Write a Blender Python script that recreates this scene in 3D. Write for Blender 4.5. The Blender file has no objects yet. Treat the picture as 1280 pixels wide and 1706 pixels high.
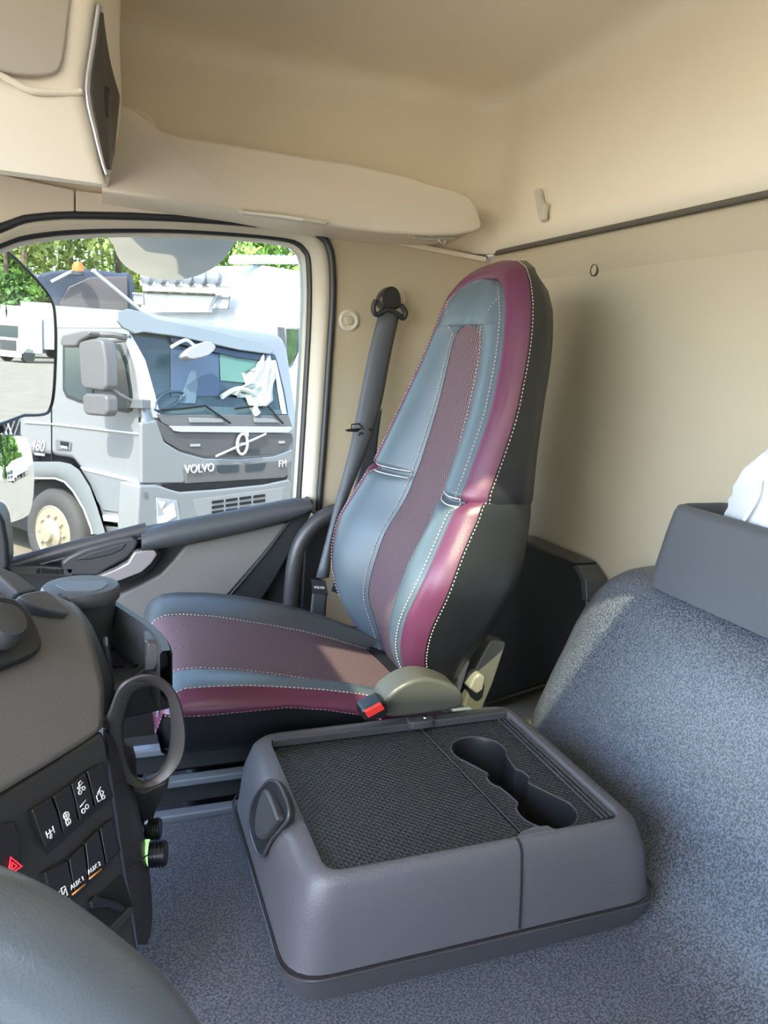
import bpy, bmesh, math, random
from mathutils import Vector, Matrix
import numpy as np
random.seed(7)
R = math.radians
scene = bpy.context.scene
COL = scene.collection

# ---------------------------------------------------------------- camera
F, W, H = 1281., 1280, 1706
def basis():
    y = np.array([(163-W/2)/F, (565-H/2)/F, 1.]); y /= np.linalg.norm(y)
    q = np.array([(1163-W/2)/F, (565+55-H/2)/F, 1.])
    n = np.cross(y, q); n /= np.linalg.norm(n)
    if n[1] < 0: n = -n
    z = -n
    return np.array([np.cross(y, z), y, z])
M = basis()
CAMP = np.array([0, 0, 1.3])
cd = bpy.data.cameras.new('camera'); cam = bpy.data.objects.new('camera', cd); COL.objects.link(cam)
cd.sensor_fit = 'HORIZONTAL'; cd.sensor_width = 36; cd.lens = 36*F/W
cd.clip_start = .02; cd.clip_end = 400
rr, dd, ff = M[:, 0], M[:, 1], M[:, 2]
cam.matrix_world = Matrix(((rr[0], -dd[0], -ff[0], 0), (rr[1], -dd[1], -ff[1], 0), (rr[2], -dd[2], -ff[2], 1.3), (0, 0, 0, 1)))
scene.camera = cam

# ---------------------------------------------------------------- light
SUN_DIR = Vector((-.35, -.55, .76)).normalized()      # towards the sun
world = bpy.data.worlds.new('world'); scene.world = world; world.use_nodes = True
wn = world.node_tree.nodes; wl = world.node_tree.links
sky = wn.new('ShaderNodeTexSky'); sky.sky_type = 'NISHITA'; sky.sun_disc = False
sky.sun_elevation = math.asin(SUN_DIR.z); sky.sun_rotation = math.atan2(SUN_DIR.x, SUN_DIR.y)
sky.air_density = 1.0; sky.dust_density = 1.6; sky.ozone_density = 1.6
wl.new(sky.outputs[0], wn['Background'].inputs[0]); wn['Background'].inputs[1].default_value = .44
sd = bpy.data.lights.new('sun', 'SUN'); so = bpy.data.objects.new('sun', sd); COL.objects.link(so)
sd.energy = 5.0; sd.angle = R(.6); sd.color = (1, .95, .86)
so.rotation_euler = (-SUN_DIR).to_track_quat('-Z', 'Y').to_euler(); so.location = (0, 0, 12)
scene.view_settings.view_transform = 'Standard'; scene.view_settings.look = 'None'
scene.view_settings.gamma = 1; scene.view_settings.use_curve_mapping = False
scene.view_settings.exposure = 2.35
scene.cycles.use_denoising = True
scene.cycles.max_bounces = 12; scene.cycles.diffuse_bounces = 6; scene.cycles.transparent_max_bounces = 16
scene.cycles.sample_clamp_indirect = 6
scene.cycles.caustics_reflective = False; scene.cycles.caustics_refractive = False

# ---------------------------------------------------------------- helpers
def ray(px, py): return M @ np.array([(px-W/2)/F, (py-H/2)/F, 1.])
def at(px, py, ax, val):
    d = ray(px, py); i = 'xyz'.index(ax); return Vector(CAMP + (val-CAMP[i])/d[i]*d)
def onp(px, py, P, n):
    d = Vector(ray(px, py)); C = Vector(CAMP); n = Vector(n)
    return C + d*((Vector(P)-C).dot(n)/d.dot(n))
def V(*a): return Vector(a)

MATS = {}
def mat(name, col, rough=.5, metal=0, bump=0, bscale=300, spec=.5, var=0, vscale=40, emit=None, coat=0, alpha=1, detail=3, sheen=0):
    if name in MATS: return MATS[name]
    m = bpy.data.materials.new(name); m.use_nodes = True; nt = m.node_tree; b = nt.nodes['Principled BSDF']
    b.inputs['Base Color'].default_value = (*col, 1); b.inputs['Roughness'].default_value = rough
    b.inputs['Metallic'].default_value = metal; b.inputs['Specular IOR Level'].default_value = spec
    b.inputs['Coat Weight'].default_value = coat; b.inputs['Sheen Weight'].default_value = sheen
    if alpha < 1: b.inputs['Alpha'].default_value = alpha
    if emit: b.inputs['Emission Color'].default_value = (*emit, 1); b.inputs['Emission Strength'].default_value = 1
    tc = nt.nodes.new('ShaderNodeTexCoord')
    if var:
        n = nt.nodes.new('ShaderNodeTexNoise'); n.inputs['Scale'].default_value = vscale; n.inputs['Detail'].default_value = detail
        nt.links.new(tc.outputs['Object'], n.inputs['Vector'])
        r = nt.nodes.new('ShaderNodeMapRange'); r.inputs[1].default_value = .3; r.inputs[2].default_value = .7
        r.inputs[3].default_value = 1-var; r.inputs[4].default_value = 1+var
        nt.links.new(n.outputs['Fac'], r.inputs[0])
        mx = nt.nodes.new('ShaderNodeVectorMath'); mx.operation = 'SCALE'; mx.inputs[0].default_value = col
        nt.links.new(r.outputs[0], mx.inputs['Scale']); nt.links.new(mx.outputs[0], b.inputs['Base Color'])
    if bump:
        n = nt.nodes.new('ShaderNodeTexNoise'); n.inputs['Scale'].default_value = bscale; n.inputs['Detail'].default_value = 2
        nt.links.new(tc.outputs['Object'], n.inputs['Vector'])
        bp = nt.nodes.new('ShaderNodeBump'); bp.inputs['Strength'].default_value = bump; bp.inputs['Distance'].default_value = .001
        nt.links.new(n.outputs['Fac'], bp.inputs['Height']); nt.links.new(bp.outputs[0], b.inputs['Normal'])
    MATS[name] = m
    return m

def weave(name, c1, c2, sx, sy, rough=.8, bump=.4, diag=False):
    """two-tone checker weave in object space"""
    m = bpy.data.materials.new(name); m.use_nodes = True; nt = m.node_tree; b = nt.nodes['Principled BSDF']
    b.inputs['Roughness'].default_value = rough
    tc = nt.nodes.new('ShaderNodeTexCoord'); mp = nt.nodes.new('ShaderNodeMapping'); mp.inputs['Scale'].default_value = (sx, sy, sx)
    if diag: mp.inputs['Rotation'].default_value = (0, 0, R(45))
    nt.links.new(tc.outputs['Object'], mp.inputs[0])
    ck = nt.nodes.new('ShaderNodeTexChecker'); ck.inputs['Scale'].default_value = 1
    ck.inputs[1].default_value = (*c1, 1); ck.inputs[2].default_value = (*c2, 1)
    no = nt.nodes.new('ShaderNodeTexNoise'); no.inputs['Scale'].default_value = 25
    nt.links.new(tc.outputs['Object'], no.inputs['Vector'])
    nt.links.new(mp.outputs[0], ck.inputs[0]); nt.links.new(ck.outputs[0], b.inputs['Base Color'])
    bp = nt.nodes.new('ShaderNodeBump'); bp.inputs['Strength'].default_value = bump; bp.inputs['Distance'].default_value = .001
    nt.links.new(ck.outputs[1], bp.inputs['Height']); nt.links.new(bp.outputs[0], b.inputs['Normal'])
    return m

def glass(name, tint, gloss=.06, rough=.0):
    m = bpy.data.materials.new(name); m.use_nodes = True; nt = m.node_tree
    for n in list(nt.nodes): nt.nodes.remove(n)
    o = nt.nodes.new('ShaderNodeOutputMaterial'); t = nt.nodes.new('ShaderNodeBsdfTransparent'); g = nt.nodes.new('ShaderNodeBsdfGlossy')
    mx = nt.nodes.new('ShaderNodeMixShader'); fr = nt.nodes.new('ShaderNodeLayerWeight'); fr.inputs[0].default_value = .35
    mr = nt.nodes.new('ShaderNodeMapRange'); mr.inputs[3].default_value = gloss; mr.inputs[4].default_value = .3
    t.inputs[0].default_value = (*tint, 1); g.inputs['Roughness'].default_value = rough
    nt.links.new(fr.outputs['Fresnel'], mr.inputs[0]); nt.links.new(mr.outputs[0], mx.inputs[0])
    nt.links.new(t.outputs[0], mx.inputs[1]); nt.links.new(g.outputs[0], mx.inputs[2]); nt.links.new(mx.outputs[0], o.inputs[0])
    return m

def tag(o, label, cat, group=None, kind=None):
    if label: o['label'] = label
    if cat: o['category'] = cat
    if group: o['group'] = group
    if kind: o['kind'] = kind
    return o
def thing(name, label, cat, loc, group=None, kind=None):
    o = bpy.data.objects.new(name, None); COL.objects.link(o); o.location = loc; o.empty_display_size = .02
    return tag(o, label, cat, group, kind)
def root_loc(p):
    v = Vector((0, 0, 0))
    while p: v += p.location; p = p.parent
    return v
def obj(name, bm, m, parent=None, bevel=0, seg=3, smooth=40, subd=0, origin=None, label=None, hard=True, recalc=True, solid=0):
    if recalc: bmesh.ops.recalc_face_normals(bm, faces=bm.faces)
    if parent is not None: off = root_loc(parent)
    elif origin is not None: off = Vector(origin)
    else:
        xs = [v.co for v in bm.verts]
        off = Vector(((min(v.x for v in xs)+max(v.x for v in xs))/2, (min(v.y for v in xs)+max(v.y for v in xs))/2, min(v.z for v in xs)))
    bmesh.ops.translate(bm, verts=bm.verts, vec=-off)
    me = bpy.data.meshes.new(name); bm.to_mesh(me); bm.free()
    me.shade_smooth()
    if smooth and not (bevel and hard) and not subd: me.set_sharp_from_angle(angle=R(smooth))
    o = bpy.data.objects.new(name, me); COL.objects.link(o)
    ms = m if isinstance(m, (list, tuple)) else [m]
    for q in ms: me.materials.append(q)
    if parent is not None: o.parent = parent
    else: o.location = off
    if solid:
        s = o.modifiers.new('solid', 'SOLIDIFY'); s.thickness = solid; s.offset = -1
    if bevel:
        b = o.modifiers.new('bevel', 'BEVEL'); b.width = bevel; b.segments = seg; b.limit_method = 'ANGLE'; b.angle_limit = R(35)
        b.harden_normals = hard; b.use_clamp_overlap = True
    if subd:
        s = o.modifiers.new('subd', 'SUBSURF'); s.levels = subd; s.render_levels = subd
    if label: o['label'] = label
    return o

def prism(bm, pts, vec):
    """polygon pts (Vectors) extruded by vec"""
    vec = Vector(vec)
    a = [bm.verts.new(p) for p in pts]; b = [bm.verts.new(Vector(p)+vec) for p in pts]
    bm.faces.new(a); bm.faces.new(b[::-1]); n = len(a)
    for i in range(n): bm.faces.new((a[i], b[i], b[(i+1) % n], a[(i+1) % n]))
    return bm
def Prism(pts, vec): return prism(bmesh.new(), pts, vec)
def ppx(pix, P, n, th):
    """traced outline on the plane (P, n), thickness th away behind it (along -n)"""
    n = Vector(n).normalized()
    return Prism([onp(x, y, P, n) for x, y in pix], -n*th)
def box(bm, c, s, rot=None):
    m = Matrix.Translation(Vector(c)) @ (rot.to_4x4() if rot else Matrix()) @ Matrix.Diagonal((*s, 1))
    bmesh.ops.create_cube(bm, size=1, matrix=m); return bm
def Box(c, s, rot=None): return box(bmesh.new(), c, s, rot)
def loft(bm, rings, closed=True, caps=True, mats=None):
    vs = [[bm.verts.new(p) for p in r] for r in rings]; n = len(rings[0])
    for i in range(len(vs)-1):
        for j in range(n if closed else n-1):
            k = (j+1) % n
            f = bm.faces.new((vs[i][j], vs[i][k], vs[i+1][k], vs[i+1][j]))
            if mats: f.material_index = mats[j]
    if caps and closed:
        bm.faces.new(vs[0][::-1]); bm.faces.new(vs[-1])
    return bm
def Loft(*a, **k): return loft(bmesh.new(), *a, **k)
def smooth_path(pts, n=6, closed=False):
    out = []; N = len(pts)
    rng = range(N if closed else N-1)
    g = (lambda i: pts[i % N]) if closed else (lambda i: pts[max(0, min(N-1, i))])
    for i in rng:
        p0, p1, p2, p3 = (Vector(g(i+k)) for k in (-1, 0, 1, 2))
        for s in range(n):
            t = s/n
            out.append(.5*((2*p1)+(-p0+p2)*t+(2*p0-5*p1+4*p2-p3)*t*t+(-p0+3*p1-3*p2+p3)*t**3))
    if not closed: out.append(Vector(pts[-1]))
    return out
def resample(poly, n):
    L = [0]
    for a, b in zip(poly[:-1], poly[1:]): L.append(L[-1]+(b-a).length)
    out = []
    for k in range(n):
        s = L[-1]*k/(n-1); i = max(j for j in range(len(L)) if L[j] <= s+1e-9); i = min(i, len(poly)-2)
        t = (s-L[i])/max(1e-9, L[i+1]-L[i]); out.append(poly[i].lerp(poly[i+1], t))
    return out
def tube(bm, pts, r, n=12, closed=False, caps=True, flat=1.0, ref=None):
    rings = []; N = len(pts); up = Vector(ref) if ref else None
    prev = None
    for i, p in enumerate(pts):
        a = pts[(i-1) % N] if closed or i else pts[i]; b = pts[(i+1) % N] if closed or i < N-1 else pts[i]
        t = (Vector(b)-Vector(a)).normalized()
        if prev is None:
            x = (up if up else (V(0, 0, 1) if abs(t.z) < .9 else V(1, 0, 0))); x = (x-t*x.dot(t)).normalized()
        else:
            x = up if up else prev; x = (x-t*x.dot(t)).normalized()
        prev = x; y = t.cross(x)
        ri = r[i] if isinstance(r, (list, tuple)) else r
        rings.append([Vector(p)+x*ri*math.cos(2*math.pi*k/n)*flat+y*ri*math.sin(2*math.pi*k/n) for k in range(n)])
    if closed: rings.append(rings[0])
    return loft(bm, rings, caps=caps and not closed)
def Tube(*a, **k): return tube(bmesh.new(), *a, **k)
def lathe(bm, prof, c, axis=(0, 0, 1), n=32, capends=True):
    """prof [(radius, height)] revolved about axis through c"""
    ax = Vector(axis).normalized(); x = V(0, 0, 1) if abs(ax.z) < .9 else V(1, 0, 0)
    x = (x-ax*x.dot(ax)).normalized(); y = ax.cross(x); c = Vector(c)
    rings = [[c+ax*h+(x*math.cos(2*math.pi*k/n)+y*math.sin(2*math.pi*k/n))*max(r, 1e-4) for k in range(n)] for r, h in prof]
    return loft(bm, rings, caps=capends)
def Lathe(*a, **k): return lathe(bmesh.new(), *a, **k)
def strip(bm, left, right, th=0):
    """ribbon between two polylines"""
    a = [bm.verts.new(p) for p in left]; b = [bm.verts.new(p) for p in right]
    for i in range(len(a)-1): bm.faces.new((a[i], b[i], b[i+1], a[i+1]))
    return bm
def text(name, s, P, xdir, ydir, size, m, parent, depth=.0006, label=None, shear=0):
    cu = bpy.data.curves.new(name, 'FONT'); cu.body = s; cu.size = size; cu.extrude = depth; cu.align_x = 'CENTER'; cu.align_y = 'CENTER'; cu.shear = shear
    t = bpy.data.objects.new('tmp', cu); COL.objects.link(t)
    dg = bpy.context.evaluated_depsgraph_get(); me = bpy.data.meshes.new_from_object(t.evaluated_get(dg))
    bpy.data.objects.remove(t); bpy.data.curves.remove(cu)
    x = Vector(xdir).normalized(); z = x.cross(Vector(ydir)).normalized(); y = z.cross(x)
    mt = Matrix((x, y, z)).transposed().to_4x4(); mt.translation = Vector(P)-root_loc(parent)
    me.transform(mt); me.name = name; me.materials.clear(); me.materials.append(m)
    o = bpy.data.objects.new(name, me); COL.objects.link(o); o.parent = parent
    if label: o['label'] = label
    return o
def plate_with_hole(OUT, HOLE, bm=None):
    bm = bm or bmesh.new(); vo = [bm.verts.new(p) for p in OUT]; vh = [bm.verts.new(p) for p in HOLE]
    eo = [bm.edges.new((vo[i], vo[(i+1) % len(vo)])) for i in range(len(vo))]; eh = [bm.edges.new((vh[i], vh[(i+1) % len(vh)])) for i in range(len(vh))]
    bmesh.ops.triangle_fill(bm, use_beauty=True, use_dissolve=False, edges=eo+eh)
    return bm

# ---------------------------------------------------------------- materials
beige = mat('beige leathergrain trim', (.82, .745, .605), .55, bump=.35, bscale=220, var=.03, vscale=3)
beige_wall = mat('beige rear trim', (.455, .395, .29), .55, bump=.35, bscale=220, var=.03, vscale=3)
beige_pl = mat('smooth beige plastic', (.76, .69, .585), .38, bump=.05, bscale=500)
beige_lt = mat('pale beige door plastic', (.60, .57, .49), .4)
greybeige = mat('grey inset', (.44, .40, .34), .5, bump=.1)
rubber = mat('black rubber', (.022, .025, .03), .42)
blk = mat('black plastic', (.020, .022, .025), .45, bump=.3, bscale=700)
blk_s = mat('smooth black plastic', (.012, .013, .015), .28)
dgrey = mat('dark grey grained plastic', (.035, .036, .039), .42, bump=.5, bscale=500)
dgrey_s = mat('dark grey plastic', (.05, .052, .056), .38, bump=.1, bscale=600)
cgrey = mat('charcoal console plastic', (.098, .094, .102), .40, bump=.7, bscale=420)
gap = mat('dark gap', (.004, .004, .005), .8)
silver = mat('satin silver plastic', (.50, .50, .52), .3, metal=.5)
panelgrey = mat('taupe grey dash panel', (.115, .110, .106), .5, bump=.3, bscale=500)
white_ink = mat('white print', (.85, .85, .85), .5)
# ================================================================ cab shell
YW, XR = 1.87, .95
def rrect(x0, x1, y0, y1, r, z, n=8):
    out = []
    for cx, cy, a0 in ((x1-r, y1-r, 0), (x0+r, y1-r, 90), (x0+r, y0+r, 180), (x1-r, y0+r, 270)):
        for k in range(n+1):
            a = R(a0+90*k/n); out.append(V(cx+r*math.cos(a), cy+r*math.sin(a), z))
    return out
# headliner: side walls above the seam, corner radii and roof in one moulding
prof = [(0, 1.565), (.0, 1.62), (0, 1.78), (-.006, 1.85), (-.014, 1.895), (-.010, 1.922), (.004, 1.938), (.03, 1.946), (.07, 1.950), (.13, 1.957), (.24, 1.972), (.40, 1.995)]
rings = [rrect(-.85+d, XR-d, -.55+d, YW-d, .10+.25*d, z) for d, z in prof]
bm = bmesh.new(); vs = [[bm.verts.new(p) for p in r] for r in rings]; n = len(rings[0])
for i in range(len(vs)-1):
    for j in range(n):
        k = (j+1) % n; c = (rings[i][j]+rings[i+1][k])/2
        if c.x < -.78 and c.z < 1.86: continue                       # windscreen opening
        bm.faces.new((vs[i][j], vs[i+1][j], vs[i+1][k], vs[i][k]))
HATCH = [(-.20, .115), (.07, .095), (.34, .21), (.18, .45), (-.20, .45)]
plate_with_hole(rings[-1], [V(x, y, prof[-1][1]) for x, y in HATCH], bm)      # unseen hatch, outlined so sun patches land on seat and hump
bmesh.ops.remove_doubles(bm, verts=bm.verts, dist=1e-4)
o = obj('ceiling', bm, beige, solid=-.03); o['kind'] = 'structure'
o = obj('window_2', Box((.07, .275, 2.018), (.60, .40, .004)), glass('tinted hatch glass', (.72, .74, .64), .0)); o['kind'] = 'structure'  # unseen hatch pane added, tinted to soften the sun patches
# rear wall
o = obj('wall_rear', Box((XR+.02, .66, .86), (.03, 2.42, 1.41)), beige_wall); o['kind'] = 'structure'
# driver side wall, open at the driver's door
bm = Prism([V(-.85, -.55, .1), V(-.85, -.55, .95), V(-.45, -.55, 1.50), V(.42, -.55, 1.50), V(.42, -.55, .92), V(-.55, -.55, .92), V(-.55, -.55, .1), V(1.0, -.55, .1), V(1.0, -.55, 1.57), V(-.88, -.55, 1.57), V(-.88, -.55, .1)], (0, -.03, 0))
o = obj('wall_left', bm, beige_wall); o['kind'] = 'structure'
o = obj('window_3', Box((.0, -.565, 1.2), (.98, .004, .62)), glass('driver window glass', (.55, .58, .57), .0)); o['kind'] = 'structure'
# passenger side wall with the door opening
YS = 1.86
outer = [(-60, 402), (0, 381), (40, 365), (90, 359), (130, 358), (220, 360), (300, 363), (400, 370), (480, 379), (515, 384), (535, 393), (548, 410), (554, 440), (555, 500), (549, 600), (541, 720), (531, 850), (520, 1060)]
o3 = [at(x, y, 'y', YS) for x, y in outer]
o3s = [p for p in smooth_path(o3, 3)]
pts = [V(XR+.05, YS, .15), V(XR+.05, YS, 1.567), V(-.85, YS, 1.567)] + [V(-.85, YS, o3s[0].z)] + o3s + [V(o3s[-1].x, YS, .15)]
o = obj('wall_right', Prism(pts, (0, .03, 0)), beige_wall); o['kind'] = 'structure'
# header panel above the door seal, seam below the shelf
bm = Prism([at(x, y, 'y', 1.85) for x, y in [(-300, 262), (0, 290), (124, 316), (124, 352), (90, 353), (40, 358), (-60, 392), (-300, 480)]], (0, .02, 0))
o = obj('trim_1', bm, beige_pl, bevel=.003); o['kind'] = 'structure'
bm = Prism([at(x, y, 'y', 1.85) for x, y in [(126, 316), (400, 352), (690, 404), (812, 428), (810, 436), (690, 413), (520, 378), (480, 372), (400, 364), (220, 354), (126, 352)]], (0, .02, 0))
o = obj('trim_2', bm, beige_pl, bevel=.003); o['kind'] = 'structure'
# dark seam between the upper headliner and the lower rear wall
bm = Tube([V(XR-.003, -.5, 1.567), V(XR-.003, YW-.05, 1.567)], .006, 10)
o = obj('trim_3', bm, mat('seam shadow gap', (.10, .09, .07), .7)); o['kind'] = 'structure'
bm = Tube(smooth_path([at(690, 410, 'y', 1.855), at(750, 418, 'y', 1.855), at(812, 429, 'y', 1.855)], 4), .003, 8)
o = obj('trim_4', bm, MATS['seam shadow gap']); o['kind'] = 'structure'
# stepped ledge in the lower rear wall just under the seam
bm = Loft([[V(XR+.01, y, 1.555), V(XR-.004, y, 1.553), V(XR-.004, y, 1.515), V(XR+.006, y, 1.485), V(XR+.01, y, 1.485)] for y in (-.5, 1.80)])
o = obj('trim_5', bm, beige_wall, smooth=60); o['kind'] = 'structure'

o = obj('trim_6', Box((.0, 1.885, .44), (1.9, .02, .68)), blk); o['kind'] = 'structure'
# cab floor and engine tunnel
o = obj('floor', Box((.05, .66, .13), (1.8, 2.42, .04)), mat('black floor mat', (.02, .02, .022), .8, bump=.4)); o['kind'] = 'structure'
tun = bpy.data.materials.new('speckled tunnel carpet'); tun.use_nodes = True
nt = tun.node_tree; b = nt.nodes['Principled BSDF']; tc = nt.nodes.new('ShaderNodeTexCoord')
no = nt.nodes.new('ShaderNodeTexNoise'); no.inputs['Scale'].default_value = 380; no.inputs['Detail'].default_value = 2
cr = nt.nodes.new('ShaderNodeValToRGB'); cr.color_ramp.elements[0].position = .42; cr.color_ramp.elements[1].position = .60
cr.color_ramp.elements[0].color = (.042, .048, .058, 1); cr.color_ramp.elements[1].color = (.140, .157, .183, 1)
nt.links.new(tc.outputs['Object'], no.inputs['Vector']); nt.links.new(no.outputs['Fac'], cr.inputs[0]); nt.links.new(cr.outputs[0], b.inputs['Base Color'])
bp = nt.nodes.new('ShaderNodeBump'); bp.inputs['Strength'].default_value = .35; bp.inputs['Distance'].default_value = .001
nt.links.new(no.outputs['Fac'], bp.inputs['Height']); nt.links.new(bp.outputs[0], b.inputs['Normal']); b.inputs['Roughness'].default_value = .42; b.inputs['Specular IOR Level'].default_value = .8
# tunnel = profile along x swept across y with a rounded passenger-side edge
prof_x = [(-.70, .59), (-.2, .60), (.3, .60), (.58, .600), (.65, .607), (.69, .630), (.715, .67), (.735, .73), (.755, .80), (.775, .86), (.80, .915), (.83, .950), (.87, .966), (.95, .970)]
px_s = smooth_path([V(x, 0, z) for x, z in prof_x], 4)
rings = []
ycuts = [(-.35, 0, 0), (.2, 0, 0), (.7, 0, 0), (.95, .0, .0)]
def tz(x, z, k):        # k 0..1 around the outer edge
    hump = max(0, z-.6)
    r = .03+.11*min(1, hump/.25)
    yedge = 1.085+.075*min(1, hump/.1)
    a = R(90*k); return V(x+.0*hump, yedge-r+r*math.sin(a), z-r+r*math.cos(a))
secs = []
for p in px_s:
    sec = [V(p.x, y, p.z) for y in (-.35, .1, .5, .8, .92)]
    sec += [tz(p.x, p.z, k/8) for k in range(9)]
    e = sec[-1]; sec += [V(e.x, e.y+.004, .15)]
    secs.append(sec)
# front end of the hump leans in towards the passenger edge: pull hump back near the edge
for s in secs:
    for q in s:
        if q.y > .92 and q.z > .62: q.x += .55*(q.y-.92)**2
bm = Loft(secs, closed=False)
o = obj('engine_tunnel', bm, tun, smooth=60, recalc=True, solid=.02, label='speckled grey carpeted engine tunnel rising to a hump under the storage bin'); o['kind'] = 'structure'

# ================================================================ overhead shelf and cabinet
def P(pix, ax, v): return [at(x, y, ax, v) for x, y in pix]
sh = thing('overhead_shelf', 'long smooth beige side shelf above the passenger window', 'shelf', at(450, 300, 'y', 1.72))
top = [(170, 170), (200, 172), (225, 181), (245, 198), (270, 217), (300, 225), (400, 241), (500, 258), (600, 274), (680, 292), (720, 306), (760, 315), (785, 328), (797, 348), (804, 372), (802, 381), (790, 387), (760, 391), (720, 392)]
bot = [(640, 388), (560, 378), (480, 366), (400, 352), (300, 338), (170, 318)]
rings = []
outl = [at(x, y, 'y', 1.72) for x, y in top]+[at(x, y, 'y', 1.74) for x, y in bot]
cen = sum(outl, V(0, 0, 0))/len(outl)
def off_in(poly, d):
    out = []; n = len(poly)
    for i in range(n):
        a, b, c = poly[i-1], poly[i], poly[(i+1) % n]
        t1 = (b-a); t1.y = 0; t2 = (c-b); t2.y = 0
        nn = V(-t1.normalized().z-t2.normalized().z, 0, t1.normalized().x+t2.normalized().x)
        if nn.length < 1e-6: nn = V(0, 0, 1)
        nn.normalize(); out.append(b-nn*d)
    return out
# outline runs clockwise seen from the driver: inward is -n
rA = off_in(outl, .008); rB = off_in(outl, .002)
Lr = [[p+V(0, .0, 0) for p in rA], [p+V(0, .003, 0) for p in rB], [p+V(0, .010, 0) for p in outl], [p+V(0, .05, 0) for p in outl], [V(p.x, 1.868, p.z-.01) for p in outl]]
obj('shelf_panel', Loft(Lr), beige_pl, sh, smooth=50)
# rounded lug behind the shelf front
bm = Prism([at(x, y, 'y', 1.78) for x, y in [(205, 180), (228, 180), (248, 188), (260, 200), (263, 215), (215, 215)]], (0, .06, 0))
obj('shelf_bracket', bm, beige_pl, sh, bevel=.01)
# white reading-light strip under the shelf
lt = thing('reading_light', 'narrow white light strip under the beige side shelf, above the window', 'light', at(460, 358, 'y', 1.72))
bm = Prism([at(x, y, 'y', 1.725) for x, y in [(398, 349), (470, 356), (545, 368), (545, 374), (470, 364), (405, 356)]], (0, .02, 0))
obj('housing', bm, beige_lt, lt, bevel=.002)
bm = Prism([at(x, y, 'y', 1.722) for x, y in [(408, 352), (468, 358), (505, 364), (505, 368), (468, 362), (410, 356)]], (0, .01, 0))
obj('diffuser', bm, mat('white diffuser', (.85, .84, .8), .3), lt, bevel=.001)
# little hook and rail at the rear end of the shelf
hk = thing('small_hook', 'tiny metal hook under the rear tip of the side shelf', 'hook', at(737, 400, 'y', 1.74))
obj('rod', Tube([at(690, 396, 'y', 1.745), at(720, 399, 'y', 1.74), at(758, 397, 'y', 1.74)], .0035, 10), mat('grey rod', (.35, .33, .3), .4), hk)
obj('loop', Tube(smooth_path([at(734, 398, 'y', 1.735), at(731, 402, 'y', 1.735), at(737, 407, 'y', 1.735), at(742, 402, 'y', 1.735), at(739, 398, 'y', 1.735)], 4), .0018, 8), mat('chrome', (.8, .8, .8), .15, metal=1), hk)

# overhead cabinet over the windscreen
cb = thing('overhead_cabinet', 'beige overhead cabinet at top left with a dark speaker panel in its side', 'cabinet', at(120, 200, 'y', 1.25))
EY = 1.22
edge = [at(x, y, 'y', EY) for x, y in [(168, -60), (157, 0), (146, 70), (135, 150), (150, 220), (165, 275), (178, 308)]]
edge = smooth_path(edge, 3)
nA = V(.25, -.97, 0).normalized(); tA = V(-.97, -.25, 0).normalized()
nE = len(edge)
backs = [V(.055+.0*i, 1.84, e.z+(.0)) for i, e in enumerate(edge)]
bk = smooth_path([at(x, y, 'y', 1.32) for x, y in [(199, -60), (198, 0), (197, 80), (199, 140), (198, 190), (188, 260), (176, 312)]], 3)
rings = []
for e, k in zip(edge, bk):
    r = .016
    far_l = e+tA*1.0+V(0, .15, 0)
    d2 = (k-e).normalized()
    mid = [e+tA*r, e+tA*r*.5+d2*r*.05, e+tA*r*.12+d2*r*.12, e+d2*r*.5+tA*r*.02, e+d2*r]
    rings.append([far_l]+mid+[k, V(k.x*1.80/1.32+.004, 1.80, min(1.99, 1.3+(k.z-1.3)*1.80/1.32)), V(-.9, 1.80, min(1.99, 1.3+(k.z-1.3)*1.80/1.32))])
obj('cabinet_body', Loft(rings), beige_pl, cb, smooth=60)
# grey recessed pad in the near face
def onA(x, y, d=0):
    return onp(x, y, edge[nE//2]+nA*d, nA)
def on_edge_plane(pix, d): return [onp(x, y, at(90, 150, 'y', EY+.0)+nA*d, nA) for x, y in pix]
E0 = at(135, 150, 'y', EY)
def onAA(pix, d): return [onp(x, y, E0+nA*d, nA) for x, y in pix]
pad = [(-80, -80), (121, -80), (119, 0), (112, 60), (106, 100), (100, 116), (88, 124), (60, 127), (30, 124), (0, 117), (-80, 100)]
obj('pad', Prism(onAA(pad, .006), -nA*.03), greybeige, cb, bevel=.004)
obj('lip', Tube(smooth_path(onAA([(-80, 92), (0, 125), (40, 146), (66, 153), (125, 155), (136, 152)], -.001), 4), .0045, 10), beige_pl, cb)
# dark speaker panel on the end face, following its curve
def side_strip(y0, y1, fl, fr, d, th, nm, m):
    L_, R_ = [], []
    for e, k in zip(edge, bk):
        py = 150+(E0.z-e.z)*0
        yy = H/2+F*(Vector(M[:, 1]).dot(e-Vector(CAMP)))/(Vector(M[:, 2]).dot(e-Vector(CAMP)))
        if not y0 <= yy <= y1: continue
        dn = (k-e).normalized().cross(V(0, 0, 1)).normalized()
        if dn.x < 0: dn = -dn
        L_.append(e.lerp(k, fl)+dn*d); R_.append(e.lerp(k, float(np.interp(yy, *fr)))+dn*d)
    bm = Loft([L_, R_], closed=False); return obj(nm, bm, m, cb, smooth=0, solid=th)
edge0, bk0 = edge, bk
edge = resample(edge, 90); bk = resample(bk, 90)
side_strip(6, 294, .03, ([6, 152, 250, 294], [.10, .90, .78, .42]), .003, .004, 'speaker_frame', silver)
side_strip(18, 284, .10, ([18, 152, 250, 284], [.13, .82, .70, .40]), .006, .004, 'speaker_panel', mat('dark taupe panel', (.07, .062, .055), .45))
side_strip(138, 190, .42, ([138, 150, 190], [.46, .62, .46]), .009, .003, 'speaker_latch', blk_s)

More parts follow.
